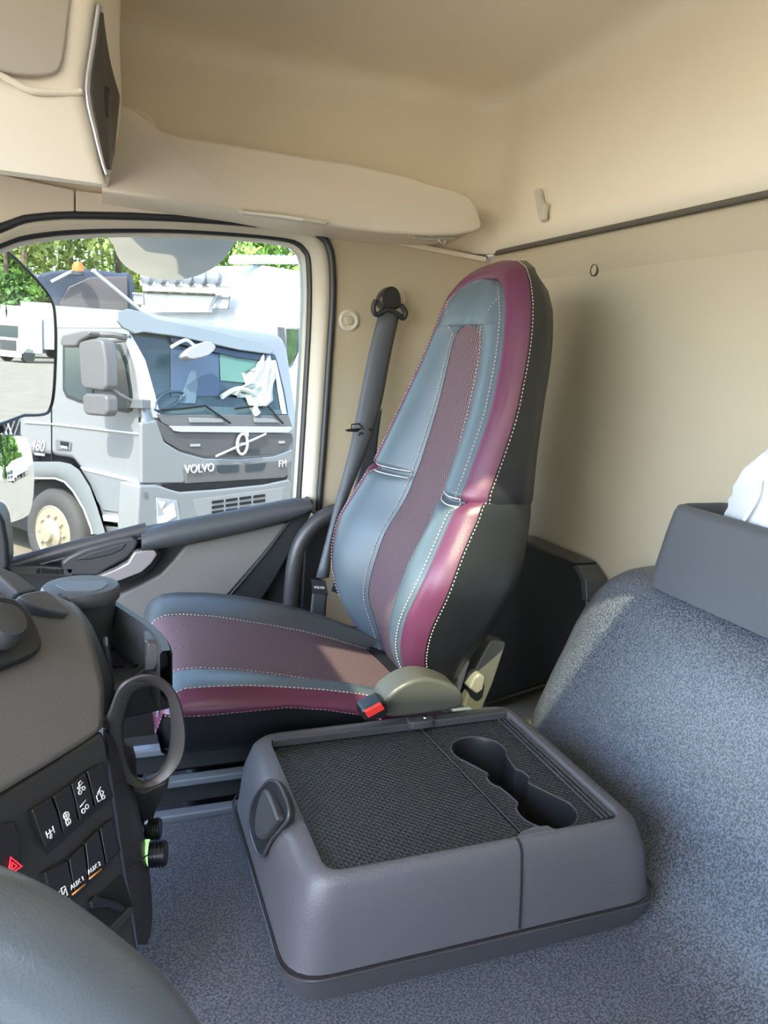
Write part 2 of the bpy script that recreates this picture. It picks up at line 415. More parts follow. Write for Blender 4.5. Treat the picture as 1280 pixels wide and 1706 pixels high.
# ================================================================ passenger door
dr = thing('door_1', None, None, at(300, 960, 'y', 1.84)); dr['kind'] = 'structure'
YD = 1.87
inner = [(-60, 430), (0, 409), (30, 398), (70, 391), (120, 386), (200, 383), (300, 384), (400, 390), (460, 396), (490, 403), (507, 418), (514, 440), (515, 520), (509, 640), (503, 740), (497, 835)]
def frame_ring(a, b, ya, yb):
    A = smooth_path([at(x, y, 'y', ya) for x, y in a], 4); B = smooth_path([at(x, y, 'y', yb) for x, y in b], 4)
    return A, B
out_f = [(-60, 406), (0, 385), (40, 369), (90, 363), (130, 362), (220, 364), (300, 367), (400, 374), (480, 383), (512, 388), (530, 396), (543, 411), (549, 440), (550, 500), (544, 600), (536, 720), (526, 860)]
A = resample(smooth_path([at(x, y, 'y', 1.868) for x, y in out_f], 4), 50)
B = resample(smooth_path([at(x, y, 'y', 1.885) for x, y in inner], 4), 50)
bm = Loft([A, [a.lerp(b, .35)+V(0, -.006, 0) for a, b in zip(A, B)], [a.lerp(b, .7)+V(0, .0, 0) for a, b in zip(A, B)], B, [b+V(0, .05, 0) for b in B]], closed=False)
obj('door_frame', bm, beige_lt, dr, smooth=70, solid=.01)
obj('door_seal', Tube(smooth_path([at(x, y, 'y', 1.858) for x, y in outer[:-1]], 3), .0088, 10), rubber, dr)
obj('glass_seal', Tube(smooth_path([at(x, y, 'y', 1.882) for x, y in inner], 3), .0075, 10, flat=1.6, ref=(0, 1, 0)), rubber, dr)
g = glass('side window glass', (.55, .57, .56), .0)
gl = obj('window_1', Box((.0, 1.91, 1.18), (1.25, .004, .88)), g, origin=(0, 1.91, .84)); gl['kind'] = 'structure'
# lower door: base panel
yb = 1.845
base = [(-60, 958), (20, 940), (240, 884), (497, 836), (520, 834), (520, 850), (500, 900), (478, 1010), (470, 1090), (300, 1140), (-60, 1140)]
obj('door_panel', Prism([at(x, y, 'y', yb) for x, y in base], (0, .05, 0)), blk, dr, bevel=.006)
# sill rail under the glass
rail = resample([at(x, y, 'y', 1.83) for x, y in [(-60, 962), (15, 942), (130, 911), (245, 882)]], 8)
obj('sill_rail', Tube(rail, .017, 12), dgrey_s, dr)
obj('sill_line', Tube([p+V(0, -.012, -.014) for p in rail], .0016, 6), mat('rail line grey', (.2, .21, .23), .3), dr)
# padded armrest roll
roll_t = [(238, 885), (245, 878), (300, 864), (400, 846), (480, 830), (512, 826), (522, 829)]
roll_b = [(232, 918), (245, 917), (300, 908), (400, 886), (470, 868), (490, 862), (505, 850)]
T = resample([at(x, y, 'y', 1.83) for x, y in roll_t], 14); Bm = resample([at(x, y, 'y', 1.81) for x, y in roll_b], 14)
rings = []
for t_, b_ in zip(T, Bm):
    c = (t_+b_)/2; h = (t_.z-b_.z)/2
    rings.append([V(c.x, 1.812+.03*math.sin(a)*1.1-.0, c.z+h*math.cos(a)*(1.02)) for a in [2*math.pi*k/14 for k in range(14)]])
obj('armrest', Loft(rings), mat('blue grey soft trim', (.060, .067, .075), .45, bump=.2, bscale=500), dr, smooth=60)
# diagonal rear end piece
obj('door_end_trim', Prism([at(x, y, 'y', 1.815) for x, y in [(486, 864), (505, 842), (520, 832), (523, 836), (518, 858), (492, 905), (455, 970), (410, 1040), (385, 1040), (378, 1000)]], (0, .05, 0)), blk, dr, bevel=.006)
obj('door_crease', Tube([at(x, y, 'y', 1.812) for x, y in [(484, 866), (440, 925), (378, 998)]], .003, 6), dgrey_s, dr)
# grey cloth panel
pan = [(185, 1000), (235, 975), (268, 958), (290, 935), (312, 908), (400, 889), (468, 872), (482, 872), (470, 890), (425, 940), (380, 992), (330, 1030), (200, 1060)]
obj('door_insert', Prism([at(x, y, 'y', 1.826) for x, y in pan], (0, .03, 0)), mat('grey door cloth', (.155, .15, .143), .7, bump=.5, bscale=600), dr, bevel=.006)
# grab recess
rec_o = [(100, 938), (112, 928), (140, 914), (190, 900), (222, 894), (232, 903), (226, 915), (212, 930), (180, 948), (160, 960), (110, 960)]
obj('grab_recess', Prism([at(x, y, 'y', 1.80) for x, y in rec_o], (0, .05, 0)), dgrey_s, dr, bevel=.008)
obj('grab_cavity', Prism([at(x, y, 'y', 1.797) for x, y in [(122, 934), (150, 921), (195, 908), (212, 905), (205, 916), (185, 925), (150, 933)]], (0, .03, 0)), mat('blue grey pocket', (.032, .036, .042), .5), dr, bevel=.004)
# silver door pull
pull = [(158, 962), (190, 950), (213, 938), (224, 920), (240, 917), (258, 917), (263, 924), (252, 940), (236, 954), (200, 968), (180, 972)]
obj('door_pull_surround', Prism([at(x, y, 'y', 1.80) for x, y in [(150, 968), (190, 955), (216, 936), (228, 914), (262, 912), (270, 925), (255, 948), (236, 962), (200, 978), (170, 984)]], (0, .05, 0)), blk_s, dr, bevel=.004)
obj('door_pull', Prism([at(x, y, 'y', 1.79) for x, y in pull], (0, .03, 0)), mat('champagne silver', (.30, .28, .29), .35, metal=.3), dr, bevel=.004)
# window switch panel
obj('switch_plate', Prism([at(x, y, 'y', 1.80) for x, y in [(15, 945), (60, 943), (121, 947), (121, 960), (60, 958), (20, 956)]], (0, .05, 0)), dgrey_s, dr, bevel=.002)
for q in ([(60, 947), (66, 947), (66, 956), (60, 956)], [(68, 947), (97, 949), (97, 957), (68, 956)], [(99, 948), (105, 948), (105, 957), (99, 957)]):
    obj('window_switch', Prism([at(x, y, 'y', 1.797) for x, y in q], (0, .02, 0)), blk_s, dr, bevel=.001)
# A-pillar trim at the far left
obj('pillar_trim', Prism([at(x, y, 'y', 1.70) for x, y in [(-60, 840), (0, 852), (8, 870), (14, 905), (16, 948), (-60, 980)]], (0, .1, 0)), blk, dr, bevel=.01)

# ================================================================ black tubular grab handle
gh = thing('grab_handle', 'black bent tubular grab handle between door and seat belt', 'handle', at(478, 1030, 'y', 1.77))
pts = smooth_path([at(x, y, 'y', 1.78) for x, y in [(572, 848), (548, 856), (522, 874), (500, 905), (489, 945), (484, 1000), (480, 1060)]], 5)
obj('tube', Tube(pts, .0185, 14), dgrey_s, gh)
obj('backing_strip', Prism([at(x, y, 'y', 1.835) for x, y in [(508, 905), (520, 872), (556, 852), (572, 846), (572, 872), (545, 900), (532, 960), (528, 1075), (500, 1075)]], (0, .02, 0)), blk, gh, bevel=.004)
# round blanking cap on the side wall
cp = thing('blanking_cap', 'round beige cap on the side wall left of the belt anchor', 'cap', at(581, 534, 'y', 1.855))
c = at(581, 534, 'y', 1.858)
obj('dish', Lathe([(.027, .004), (.026, -.003), (.021, -.006), (.016, -.003), (.0, -.002)], c, (0, 1, 0)), beige_lt, cp)
obj('button', Lathe([(.011, .0), (.011, -.006), (.009, -.009), (.0, -.010)], c, (0, 1, 0)), beige_wall, cp)
# coat hook and small plug on rear wall
ck = thing('coat_hook', 'narrow folding beige coat hook on the upper rear wall', 'hook', at(900, 342, 'x', XR-.005))
def XW(pix, d=0): return [at(x, y, 'x', XR-.002-d) for x, y in pix]
obj('plate', Prism(XW([(890, 318), (893, 313), (905, 312), (910, 322), (911, 345), (907, 366), (900, 370), (896, 366)], .004), (.01, 0, 0)), beige_pl, ck, bevel=.002)
obj('flap', Prism(XW([(890, 318), (896, 314), (901, 335), (907, 340), (905, 366), (900, 369), (894, 350)], .018), (.012, 0, 0)), beige_lt, ck, bevel=.003)
pg = thing('trim_plug', 'small oval beige plug in the rear wall right of the headrest', 'plug', at(992, 451, 'x', XR))
c = at(992, 450, 'x', XR+.004)
obj('ring', Lathe([(.012, 0), (.0125, -.004), (.0105, -.005), (.0095, -.002)], c, (1, 0, 0), 24, capends=False), MATS['seam shadow gap'], pg)
obj('disc', Lathe([(.010, .0), (.0095, -.003), (0, -.004)], c, (1, 0, 0), 24), beige_wall, pg)
# ================================================================ passenger seat
leather = mat('grey blue leather', (.074, .100, .120), .36, bump=.25, bscale=700)
purple = mat('purple leather', (.10, .025, .056), .34, bump=.25, bscale=700)
bleather = mat('black leather', (.014, .0155, .017), .38, bump=.3, bscale=600)
fabric = weave('plum mesh fabric', (.014, .011, .014), (.20, .118, .138), 300, 300, .75, .5)
thread = mat('tan thread', (.55, .42, .38), .7)
st = thing('passenger_seat', 'high-backed passenger seat in grey, purple and black leather with a plum woven centre', 'seat', (.33, 1.32, .19))
YC = 1.32
ZK = [.66, .70, .76, .80, .83, .88, .95, 1.02, 1.09, 1.15, 1.21, 1.29, 1.34, 1.38, 1.41, 1.428, 1.440, 1.446]
WK = [.15, .155, .165, .178, .19, .210, .234, .218, .205, .197, .188, .163, .147, .130, .110, .088, .055, .004]
XK = [.55, .53, .490, .470, .463, .461, .479, .516, .551, .574, .597, .622, .634, .642, .648, .655, .663, .668]
BK = [.56, .565, .58, .592, .608, .628, .645, .662, .672, .677, .686, .708, .718, .724, .725, .722, .716, .712]
IX = [.56, .545, .525, .510, .504, .512, .530, .572, .595, .610, .624, .637, .643, .645, .648, .655, .663, .668]
def ip(z, T): return float(np.interp(z, ZK, T))
def sm(z, T, h=.02): return sum(ip(z+d*h, T) for d in (-1, -.5, 0, .5, 1))/5 if z < 1.36 else ip(z, T)
def dip(z): return math.exp(-((z-1.068)/.0075)**2)
def xf(z): return sm(z, XK)+.020*dip(z)
def wf(z): return sm(z, WK)-.006*dip(z)
def xi(z): return max(sm(z, IX), sm(z, XK)+.004)
def wi(z): return float(np.interp(z, [.66, .82, 1.02, 1.2, 1.30, 1.33, 1.35, 1.36, 1.365], [.09, .090, .080, .070, .064, .060, .048, .03, .0]))
zs = sorted(set([.66+.0125*i for i in range(57)]+[1.05, 1.056, 1.062, 1.065, 1.068, 1.071, 1.074, 1.08, 1.086]+[1.34, 1.352, 1.358, 1.362, 1.366, 1.38, 1.395, 1.41, 1.42, 1.428, 1.434, 1.440, 1.444, 1.446]))
zs = [z for z in zs if z <= 1.4461]
def fx(u, z, side):
    """front surface depth at |u| for leather"""
    w = wf(z); i = max(wi(z), 1e-3); t = min(1, max(0, (abs(u)-i)/max(w-i, 1e-4)))
    base = xi(z); top = xf(z)
    s = math.sin(min(1, t/.85)*math.pi/2)**.9 if t < .85 else 1
    edge = .010*max(0, (t-.75)/.25)**2
    return base+(top-.006-base)*s+edge
for side, nm in ((1, 'far'), (-1, 'near')):
    rows = []
    for z in [q for q in zs if q <= 1.366]:
        i = wi(z); w = wf(z)
        rows.append([V(fx(i+(w-i)*k/9, z, side), YC+side*(i+(w-i)*k/9), z) for k in range(10)])
    obj('backrest_bolster', Loft(rows, closed=False), leather, st, smooth=0)
rows = []
for z in [q for q in zs if q <= 1.362]:
    i = wi(z); rows.append([V(xi(z)+.001-.004*math.cos(math.pi*k/12-.5*math.pi), YC-i+2*i*k/12, z) for k in range(13)])
obj('backrest_insert', Loft(rows, closed=False), fabric, st, smooth=0, label='plum woven fabric centre of the backrest')
rows = []
for z in [q for q in zs if q >= 1.362]:
    w = wf(z); rows.append([V(fx(w*(k/8-1), z, 1)-.004*math.cos((k/8-1)*math.pi/2), YC+w*(k/8-1), z) for k in range(17)])
obj('headrest_pad', Loft(rows, closed=False), leather, st, smooth=0)
# perimeter bands
per = [(YC+wf(z), xf(z)+.004, z) for z in zs]+[(YC-wf(z), xf(z)+.004, z) for z in reversed(zs[:-1])]
def normals2(per):
    out = []
    for i in range(len(per)):
        a = per[max(0, i-2)]; b = per[min(len(per)-1, i+2)]
        t = Vector((b[0]-a[0], b[2]-a[2])); t.normalize(); out.append((t.y, -t.x))
    return out
nn = normals2(per)
def band(off, dx):
    return [V(p[1]+(dx(p[2]) if callable(dx) else dx), p[0]+n_[0]*off*(1-.0*dip(p[2])), p[2]+n_[1]*off) for p, n_ in zip(per, nn)]
def xback(z): return sm(z, BK)-sm(z, XK)
b0 = band(0, 0); b0a = band(.006, -.003); b1 = band(.018, .002); b2 = band(.030, .014); b3 = band(.036, .030)
obj('purple_side_panel', Loft([b0, b0a, b1, b2, b3], closed=False), purple, st, smooth=0, label='purple leather band round the backrest')
b4 = band(.038, lambda z: .05-.015*dip(z)); b5 = band(.034, lambda z: xback(z)*.75-.020*dip(z)); b6 = band(.020, lambda z: xback(z)-.020*dip(z)); b7 = band(-.02, lambda z: xback(z)+.008-.020*dip(z))
ring_black = [b3, b4, b5, b6, b7]
bm = Loft(ring_black, closed=False)
# rear cap
bmv = [V(p.x, p.y, p.z) for p in b7]
half = len(b7)//2
L_, R_ = b7[:half+1], b7[half:][::-1]
nl = min(len(L_), len(R_))
loft(bm, [[L_[i], L_[i].lerp(R_[i], .33)+V(.01, 0, 0), L_[i].lerp(R_[i], .67)+V(.01, 0, 0), R_[i]] for i in range(nl)], closed=False)
obj('backrest_shell', bm, bleather, st, smooth=0, label='black leather side and back of the backrest')
def dashes(bm, path, L=.0042, g=.0026, r=.0009):
    path = resample(path, max(2, int(sum((b-a).length for a, b in zip(path[:-1], path[1:]))/((L+g)/2))))
    for i in range(0, len(path)-1, 2):
        a, b = path[i], path[i+1]
        if (b-a).length > 1e-5: tube(bm, [a, b], r, 5)
bm = bmesh.new()
dashes(bm, band(-.004, -.0075)); dashes(bm, band(.0365, .034))
for s in (1, -1):
    dashes(bm, [V(fx(wi(z)+.006, z, s)-.002, YC+s*(wi(z)+.006), z) for z in zs if .68 < z < 1.355])
    A_, B_ = (1.352, .052), (1.43, .088)
    dashes(bm, [V(fx(lw, z, s)-.0015, YC+s*lw, z) for z, lw in [(1.345+.006*k, .058+.0045*k) for k in range(12)] if lw < wf(z)])
obj('stitching', bm, thread, st, smooth=0)
for zz in (1.062, 1.075):
    for s in (1, -1):
        bm = bmesh.new()
        p = [V(fx(u, zz, s)-.0015, YC+s*u, zz) for u in np.linspace(wi(zz)+.008, wf(zz)-.002, 9)]
        tube(bm, p, .0013, 6)
        obj('piping', bm, mat('pale piping', (.5, .47, .48), .5), st, smooth=0)

# cushion: sections from front to back
XS = [.072, .078, .09, .11, .14, .2, .26, .32, .38, .44, .5, .55]
def top_z(x): return float(np.interp(x, [.07, .1, .2, .3, .4, .5, .56], [.802, .802, .788, .765, .738, .700, .680]))
def sect(x):
    drop = float(np.interp(x, [.072, .078, .09, .11, .14], [.052, .030, .014, .004, 0])); z = top_z(x)-drop
    b = float(np.interp(x, [.07, .15, .3, .5], [.002, .006, .018, .028])); inn = float(np.interp(x, [.072, .09, .14], [.02, .006, 0]))
    nb = z+b
    low = float(np.interp(x, [.07, .3, .56], [.768, .766, .748]))
    f = 1.585-.10*max(0, (x-.25)/.3)**1.5-inn; n0 = 1.060+inn
    lo = min(low, z-.004)
    return [V(x+.02, n0+.030, .695), V(x+.005, n0+.012, .71), V(x, n0+.006, lo-.02), V(x, n0+.002, lo),           # black
            V(x, n0-.003, lo+.006), V(x, n0+.000, (lo+nb)/2), V(x, n0+.012, nb-.008), V(x, n0+.028, nb-.001),      # purple
            V(x, n0+.045, nb+.002), V(x, n0+.07, nb), V(x, 1.155, z+.006), V(x, 1.165, z+.002),                    # leather
            V(x, 1.22, z+.003), V(x, 1.30, z+.004), V(x, 1.37, z+.003), V(x, 1.425, z+.001),                      # insert
            V(x, 1.437, z+.006), V(x, f-.08, nb+.004), V(x, f-.04, nb+.003), V(x, f-.015, nb-.012), V(x, f, nb-.035), # far bolster
            V(x, f, .72), V(x, f-.02, .69)]
S = [sect(x) for x in XS]
def cols(a, b, grow=0): return [r[a:b+1] for r in S]
obj('cushion_base', Loft(cols(0, 3), closed=False), mat('shaded skirt black', (.006, .007, .009), .5), st, smooth=0, label='black lower side of the cushion')  # darker than the black leather, shade below the cushion put into the colour
obj('cushion_side', Loft(cols(3, 7), closed=False), purple, st, smooth=0, label='purple leather side of the cushion')
obj('cushion_bolster', Loft(cols(7, 11), closed=False), leather, st, smooth=0)
obj('cushion_insert', Loft(cols(11, 15), closed=False), fabric, st, smooth=0, label='plum woven centre of the cushion')
obj('cushion_bolster', Loft(cols(15, 22), closed=False), mat('dark grey leather', (.055, .062, .068), .36, bump=.25, bscale=700), st, smooth=0)
# front nose: purple strip and black below
fr = S[0]
nose_t = fr[3:21]; 
rows = [[p for p in nose_t], [V(p.x-.004, p.y, min(p.z-.012, .765)) for p in nose_t], [V(p.x-.002, p.y, .742) for p in nose_t]]
obj('cushion_nose', Loft(rows, closed=False), purple, st, smooth=0, label='purple leather front edge of the cushion')
rows = [[V(p.x-.002, p.y, .742) for p in nose_t], [V(p.x+.004, p.y, .71) for p in nose_t], [V(p.x+.03, p.y, .69) for p in nose_t]]
obj('cushion_front', Loft(rows, closed=False), bleather, st, smooth=0)
for c, dz in ((3, .001), (7, .001), (11, .0015), (15, .0015)):
    bm = bmesh.new(); dashes(bm, [r[c]+V(0, -.001 if c < 8 else 0, dz+.0006) for r in S], r=.0008)
    obj('stitching', bm, thread, st, smooth=0)
# pedestal, side cover and levers
obj('seat_base', Box((.34, 1.33, .42), (.44, .40, .42)), MATS['shaded skirt black'], st, bevel=.02)
obj('seat_pan', Box((.33, 1.33, .672), (.48, .42, .05)), MATS['shaded skirt black'], st, bevel=.01)
arm = [at(x, y, 'y', 1.0) for x, y in [(640, 1178), (648, 1160), (665, 1145), (688, 1134), (712, 1130), (740, 1136), (762, 1146), (772, 1160), (768, 1180), (700, 1192), (648, 1196)]]
obj('side_hinge_cover', Prism(smooth_path(arm, 3, True), (0, .055, 0)), mat('olive grey plastic', (.06, .06, .052), .4, bump=.4), st, bevel=.014, seg=4)
def yp(pix, y): return [at(a, b, 'y', y) for a, b in pix]
obj('recliner_cover', Prism(yp([(845, 1071), (822, 1066), (815, 1072), (790, 1120), (772, 1180), (800, 1192), (822, 1140)], 1.16), (0, .03, 0)), mat('dark olive plastic', (.09, .088, .072), .45), st, bevel=.005)
obj('recliner_lever', Prism(yp([(790, 1130), (800, 1122), (810, 1128), (806, 1150), (795, 1158), (782, 1148)], 1.14), (0, .03, 0)), mat('olive lever', (.2, .19, .155), .4), st, bevel=.005)
# buckle
bk_ = thing('seat_belt_buckle', 'black seat belt buckle with a red release button beside the cushion', 'buckle', at(625, 1195, 'y', .975))
obj('housing', Prism(yp([(603, 1187), (608, 1180), (636, 1167), (645, 1170), (649, 1187), (640, 1196), (612, 1202), (606, 1199)], .975), (0, .03, 0)), blk_s, bk_, bevel=.003)
obj('release_button', Prism(yp([(608, 1186), (636, 1172), (642, 1182), (614, 1197)], .970), (0, .02, 0)), mat('red plastic', (.65, .035, .03), .3), bk_, bevel=.0015)

def copy_tree(o, parent=None):
    c = o.copy(); COL.objects.link(c); c.parent = parent
    for ch in list(o.children): copy_tree(ch, c)
    return c
drv = copy_tree(st); drv.name = 'driver_seat'; drv.location = (.33+.12, 1.32-1.49, .19)  # unseen seat copy added to keep driver-side light off the carpet
drv['label'] = "matching driver's seat on the camera's side of the cab, outside the picture"
# dark stowage box on the rear wall behind the seat
bb = thing('rear_stowage_box', 'black plastic box on the rear wall behind the seat back', 'box', at(915, 1040, 'x', .90))
def xp(pix, x): return [at(a, b, 'x', x) for a, b in pix]
obj('body', Prism(xp([(780, 880), (868, 899), (958, 941), (972, 966), (977, 1000), (975, 1120), (780, 1180)], .90), (.05, 0, 0)), mat('near black plastic', (.010, .011, .012), .5), bb, bevel=.006)
obj('rim', Prism(xp([(780, 876), (866, 896), (960, 938), (958, 944), (864, 903), (780, 884)], .892), (.05, 0, 0)), blk_s, bb, bevel=.002)
obj('end_edge', Prism(xp([(960, 941), (976, 968), (978, 1000), (970, 1000), (968, 968), (955, 944)], .892), (.05, 0, 0)), dgrey_s, bb, bevel=.002)

# ================================================================ seat belt
sb = thing('seat_belt', 'dark grey seat belt hanging from the side wall down behind the seat', 'seat belt', at(650, 515, 'y', 1.85))
web = mat('seat belt webbing', (.042, .048, .058), .5, bump=.5, bscale=900)
webl = mat('paler belt webbing', (.075, .085, .10), .42, bump=.5, bscale=900)  # paler, smoother copy of the webbing for the front strand
def ribbon(L, R, y0, y1, bulge=.0, m=web, name='webbing', n=26):
    k = len(L); ys = [y0+(y1-y0)*i/(k-1) for i in range(k)]
    A = resample(smooth_path([at(*p, 'y', y) for p, y in zip(L, ys)], 4), n); B = resample(smooth_path([at(*p, 'y', y) for p, y in zip(R, ys)], 4), n)
    rows = [[a.lerp(b, t)+V(0, -bulge*math.sin(math.pi*t), 0) for t in (0, .2, .4, .6, .8, 1)] for a, b in zip(A, B)]
    return obj(name, Loft(rows, closed=False), m, sb, smooth=0, solid=.0015)
ribbon([(631, 522), (614, 590), (599, 665), (589, 717), (580, 759), (559, 837), (548, 882), (527, 962)], [(666, 522), (651, 590), (636, 670), (622, 717), (609, 755), (576, 837), (558, 882), (548, 962)], 1.80, 1.70, .008, webl)
ribbon([(618, 705), (605, 750), (588, 820), (570, 890), (552, 985)], [(637, 680), (630, 730), (622, 800), (606, 850), (566, 990)], 1.815, 1.76, .0, web)
ribbon([(520, 988), (518, 1012), (514, 1060)], [(545, 990), (543, 1015), (541, 1060)], 1.69, 1.66, .0, web)
obj('anchor_base', Lathe([(.034, .0), (.034, -.004), (.028, -.008), (.0, -.008)], at(654, 500, 'y', 1.858), (0, 1, 0)), beige_lt, sb)
an = [(634, 500), (638, 488), (647, 479), (656, 477), (664, 482), (669, 495), (668, 512), (655, 516), (640, 515)]
obj('anchor_cover', Prism(smooth_path(yp(an, 1.80), 3, True), (0, .04, 0)), blk_s, sb, bevel=.008)
obj('anchor_guide', Tube(smooth_path(yp([(627, 500), (622, 514), (628, 524), (645, 516), (660, 522), (672, 530), (676, 520), (668, 508)], 1.795), 4), .0065, 10), blk, sb)
obj('belt_stop_clip', Prism(yp([(578, 716), (600, 713), (622, 714), (622, 718), (600, 720), (578, 719)], 1.75), (0, .012, 0)), blk_s, sb, bevel=.001)
obj('belt_stop_loop', Tube(yp([(586, 715), (586, 707), (598, 706), (606, 715)], 1.748), .0018, 6), blk_s, sb)
obj('belt_button', Lathe([(.007, 0), (.007, -.004), (.003, -.005), (.0, -.003)], at(601, 724, 'y', 1.75), (0, 1, 0), 20), blk_s, sb)
lb = obj('belt_label', Prism(yp([(519, 965), (543, 969), (547, 992), (521, 990)], 1.69), (0, .004, 0)), mat('black label', (.03, .032, .035), .5), sb)
P0 = at(532, 979, 'y', 1.688)
for i, (s, sz) in enumerate((("VOLVO", .008),)):
    text('label_print', s, P0+V(0, 0, .0), (1, -.0, -.12), (.12, 0, 1), sz, white_ink, lb)
# ================================================================ dashboard
FP = V(-.03, .74, .87); FN = V(.68, -.65, .34).normalized()
def fp(pix, d=0): return [onp(x, y, FP+FN*d, FN) for x, y in pix]
def fprism(pix, d, th): return Prism(fp(pix, d), -FN*th)
ds = thing('dashboard', 'wraparound dashboard end with taupe upper panel and black switch panel', 'dashboard', fp([(100, 1560)])[0])
fac = mat('brown black facia', (.030, .028, .028), .42, bump=.1)
obj('facia', fprism([(-120, 1396), (0, 1322), (90, 1268), (172, 1214), (180, 1238), (186, 1300), (208, 1445), (232, 1578), (226, 1600), (150, 1700), (-120, 1700)], 0, .16), fac, ds, bevel=.006)
obj('dash_core', Box((-.67, .66, .50), (.34, 2.3, .56)), blk, ds, bevel=.05)  # unseen dash bulk, added and sized to block windscreen light
# outer flank, curving to the carpet
fl_in = fp([(172, 1216), (180, 1240), (187, 1300), (208, 1445), (222, 1520), (229, 1574)], -.004)
fl_out = [p for p in fp([(184, 1225), (200, 1260), (228, 1340), (248, 1440), (250, 1530), (236, 1574)], -.055)]
A_ = resample(smooth_path(fl_in, 4), 24); B_ = resample(smooth_path(fl_out, 4), 24)
bm = Loft([A_, [a.lerp(b, .3)+FN*.008 for a, b in zip(A_, B_)], [a.lerp(b, .7)+FN*.010 for a, b in zip(A_, B_)], B_, [b-FN*.14 for b in B_]], closed=False)
obj('end_flank', bm, mat('flank plastic', (.038, .034, .036), .4, bump=.1), ds, smooth=70)
obj('flank_seam', Tube(fp([(209, 1447), (222, 1440), (247, 1424)], .003), .0008, 6), gap, ds)
# upper taupe panel: tilted back and rounded over
N2 = V(.55, -.50, .67).normalized(); P2 = fp([(80, 1270)])[0]
def g2(x, y, k): return onp(x, y, P2-N2*k, N2)
rows_px = [([(-120, 1392), (0, 1320), (90, 1266), (150, 1228), (171, 1212)], -.002),
           ([(-120, 1300), (0, 1240), (90, 1196), (152, 1166), (174, 1150)], .0),
           ([(-120, 1200), (0, 1160), (90, 1128), (148, 1105), (163, 1098)], .004),
           ([(-120, 1100), (0, 1085), (85, 1070), (136, 1056), (148, 1050)], .012),
           ([(-120, 1030), (-10, 1030), (70, 1020), (118, 1010), (128, 1012)], .03),
           ([(-120, 970), (-30, 970), (40, 985), (84, 985), (95, 990)], .05)]
rows = [resample(smooth_path([g2(x, y, k) for x, y in r], 4), 20) for r, k in rows_px]
colr = [smooth_path([rows[i][j] for i in range(len(rows))], 4) for j in range(20)]
rows2 = [[c[i] for c in colr] for i in range(len(colr[0]))]
obj('upper_panel', Loft(rows2, closed=False), panelgrey, ds, smooth=0, solid=.01, label='taupe grey upper panel')
# dark end edging of the upper panel
e1 = [r[-1] for r in rows2]
e2px = [(184, 1226), (192, 1180), (188, 1130), (170, 1080), (148, 1040), (105, 992)]
e2 = resample(smooth_path([g2(x, y, .015+.03*i/5) for i, (x, y) in enumerate(e2px)], 4), len(e1))
obj('panel_edging', Loft([e1, [a.lerp(b, .5)+N2*.004 for a, b in zip(e1, e2)], e2, [b-N2*.10 for b in e2]], closed=False), blk, ds, smooth=70)
# top trim and air vent niche
def p2p(pix, d): return [g2(x, y, -d) for x, y in pix]
obj('top_trim', Prism(p2p([(-60, 905), (0, 942), (30, 955), (66, 982), (30, 990), (0, 962), (-60, 925)], -.03), -N2*.05), mat('slate dash top', (.085, .09, .098), .4, bump=.3), ds, bevel=.004)
obj('corner_trim', Prism(smooth_path(p2p([(30, 992), (66, 983), (82, 985), (104, 1003), (118, 1022), (100, 1020), (60, 1010)], -.012), 2, True), -N2*.04), mat('slate dash top', (.085, .09, .098)), ds, bevel=.004)
obj('vent_surround', Prism(smooth_path(p2p([(-60, 1000), (-10, 990), (28, 996), (52, 1018), (66, 1045), (73, 1072), (64, 1086), (40, 1098), (0, 1113), (-60, 1130)], .004), 2, True), -N2*.03), blk, ds, bevel=.006)
obj('vent_niche', Prism(smooth_path(p2p([(-60, 1010), (-10, 1002), (22, 1008), (38, 1028), (40, 1050), (20, 1066), (-20, 1078), (-60, 1080)], .012), 2, True), -N2*.02), blk_s, ds, bevel=.006)
obj('vent_knob', Lathe([(.0, .022), (.018, .020), (.023, .012), (.024, .0)], p2p([(-2, 1048)], .01)[0], N2, 28), dgrey_s, ds)
# switches
def face(pix, d, th, name, m, par=ds, bev=.0012): return obj(name, fprism(pix, d, th), m, par, bevel=bev)
obj('switch_bezel', fprism([(50, 1349), (88, 1325), (130, 1297), (172, 1268), (190, 1328), (162, 1350), (80, 1424), (66, 1410)], .001, .01), blk_s, ds, bevel=.001)
sw1 = [[(54, 1349), (86, 1329), (96, 1355), (104, 1389), (77, 1411), (66, 1385)],
       [(90, 1327), (117, 1308), (125, 1335), (131, 1369), (106, 1387), (99, 1355)],
       [(120, 1306), (143, 1287), (151, 1315), (157, 1346), (134, 1366), (127, 1335)],
       [(146, 1285), (170, 1271), (179, 1298), (186, 1326), (160, 1343), (153, 1313)]]
sws = []
for q in sw1: sws.append(face(q, .007, .012, 'rocker_switch', mat('switch black', (.014, .013, .014), .3)))
obj('switch_bezel', fprism([(72, 1452), (110, 1428), (150, 1398), (187, 1362), (202, 1416), (160, 1462), (110, 1512), (92, 1514)], .001, .01), blk_s, ds, bevel=.001)
sw2 = [[(75, 1454), (113, 1434), (120, 1465), (124, 1494), (100, 1512), (84, 1490)],
       [(116, 1432), (140, 1408), (144, 1438), (147, 1466), (126, 1492), (121, 1462)],
       [(143, 1405), (165, 1383), (171, 1412), (176, 1442), (149, 1466), (147, 1436)],
       [(168, 1381), (186, 1365), (194, 1390), (199, 1416), (179, 1440), (173, 1410)]]
for q in sw2: sws.append(face(q, .007, .012, 'rocker_switch', MATS['switch black']))
hz = face([(-20, 1380), (25, 1368), (34, 1400), (36, 1447), (8, 1470), (-20, 1478)], .006, .012, 'hazard_switch', MATS['switch black'])
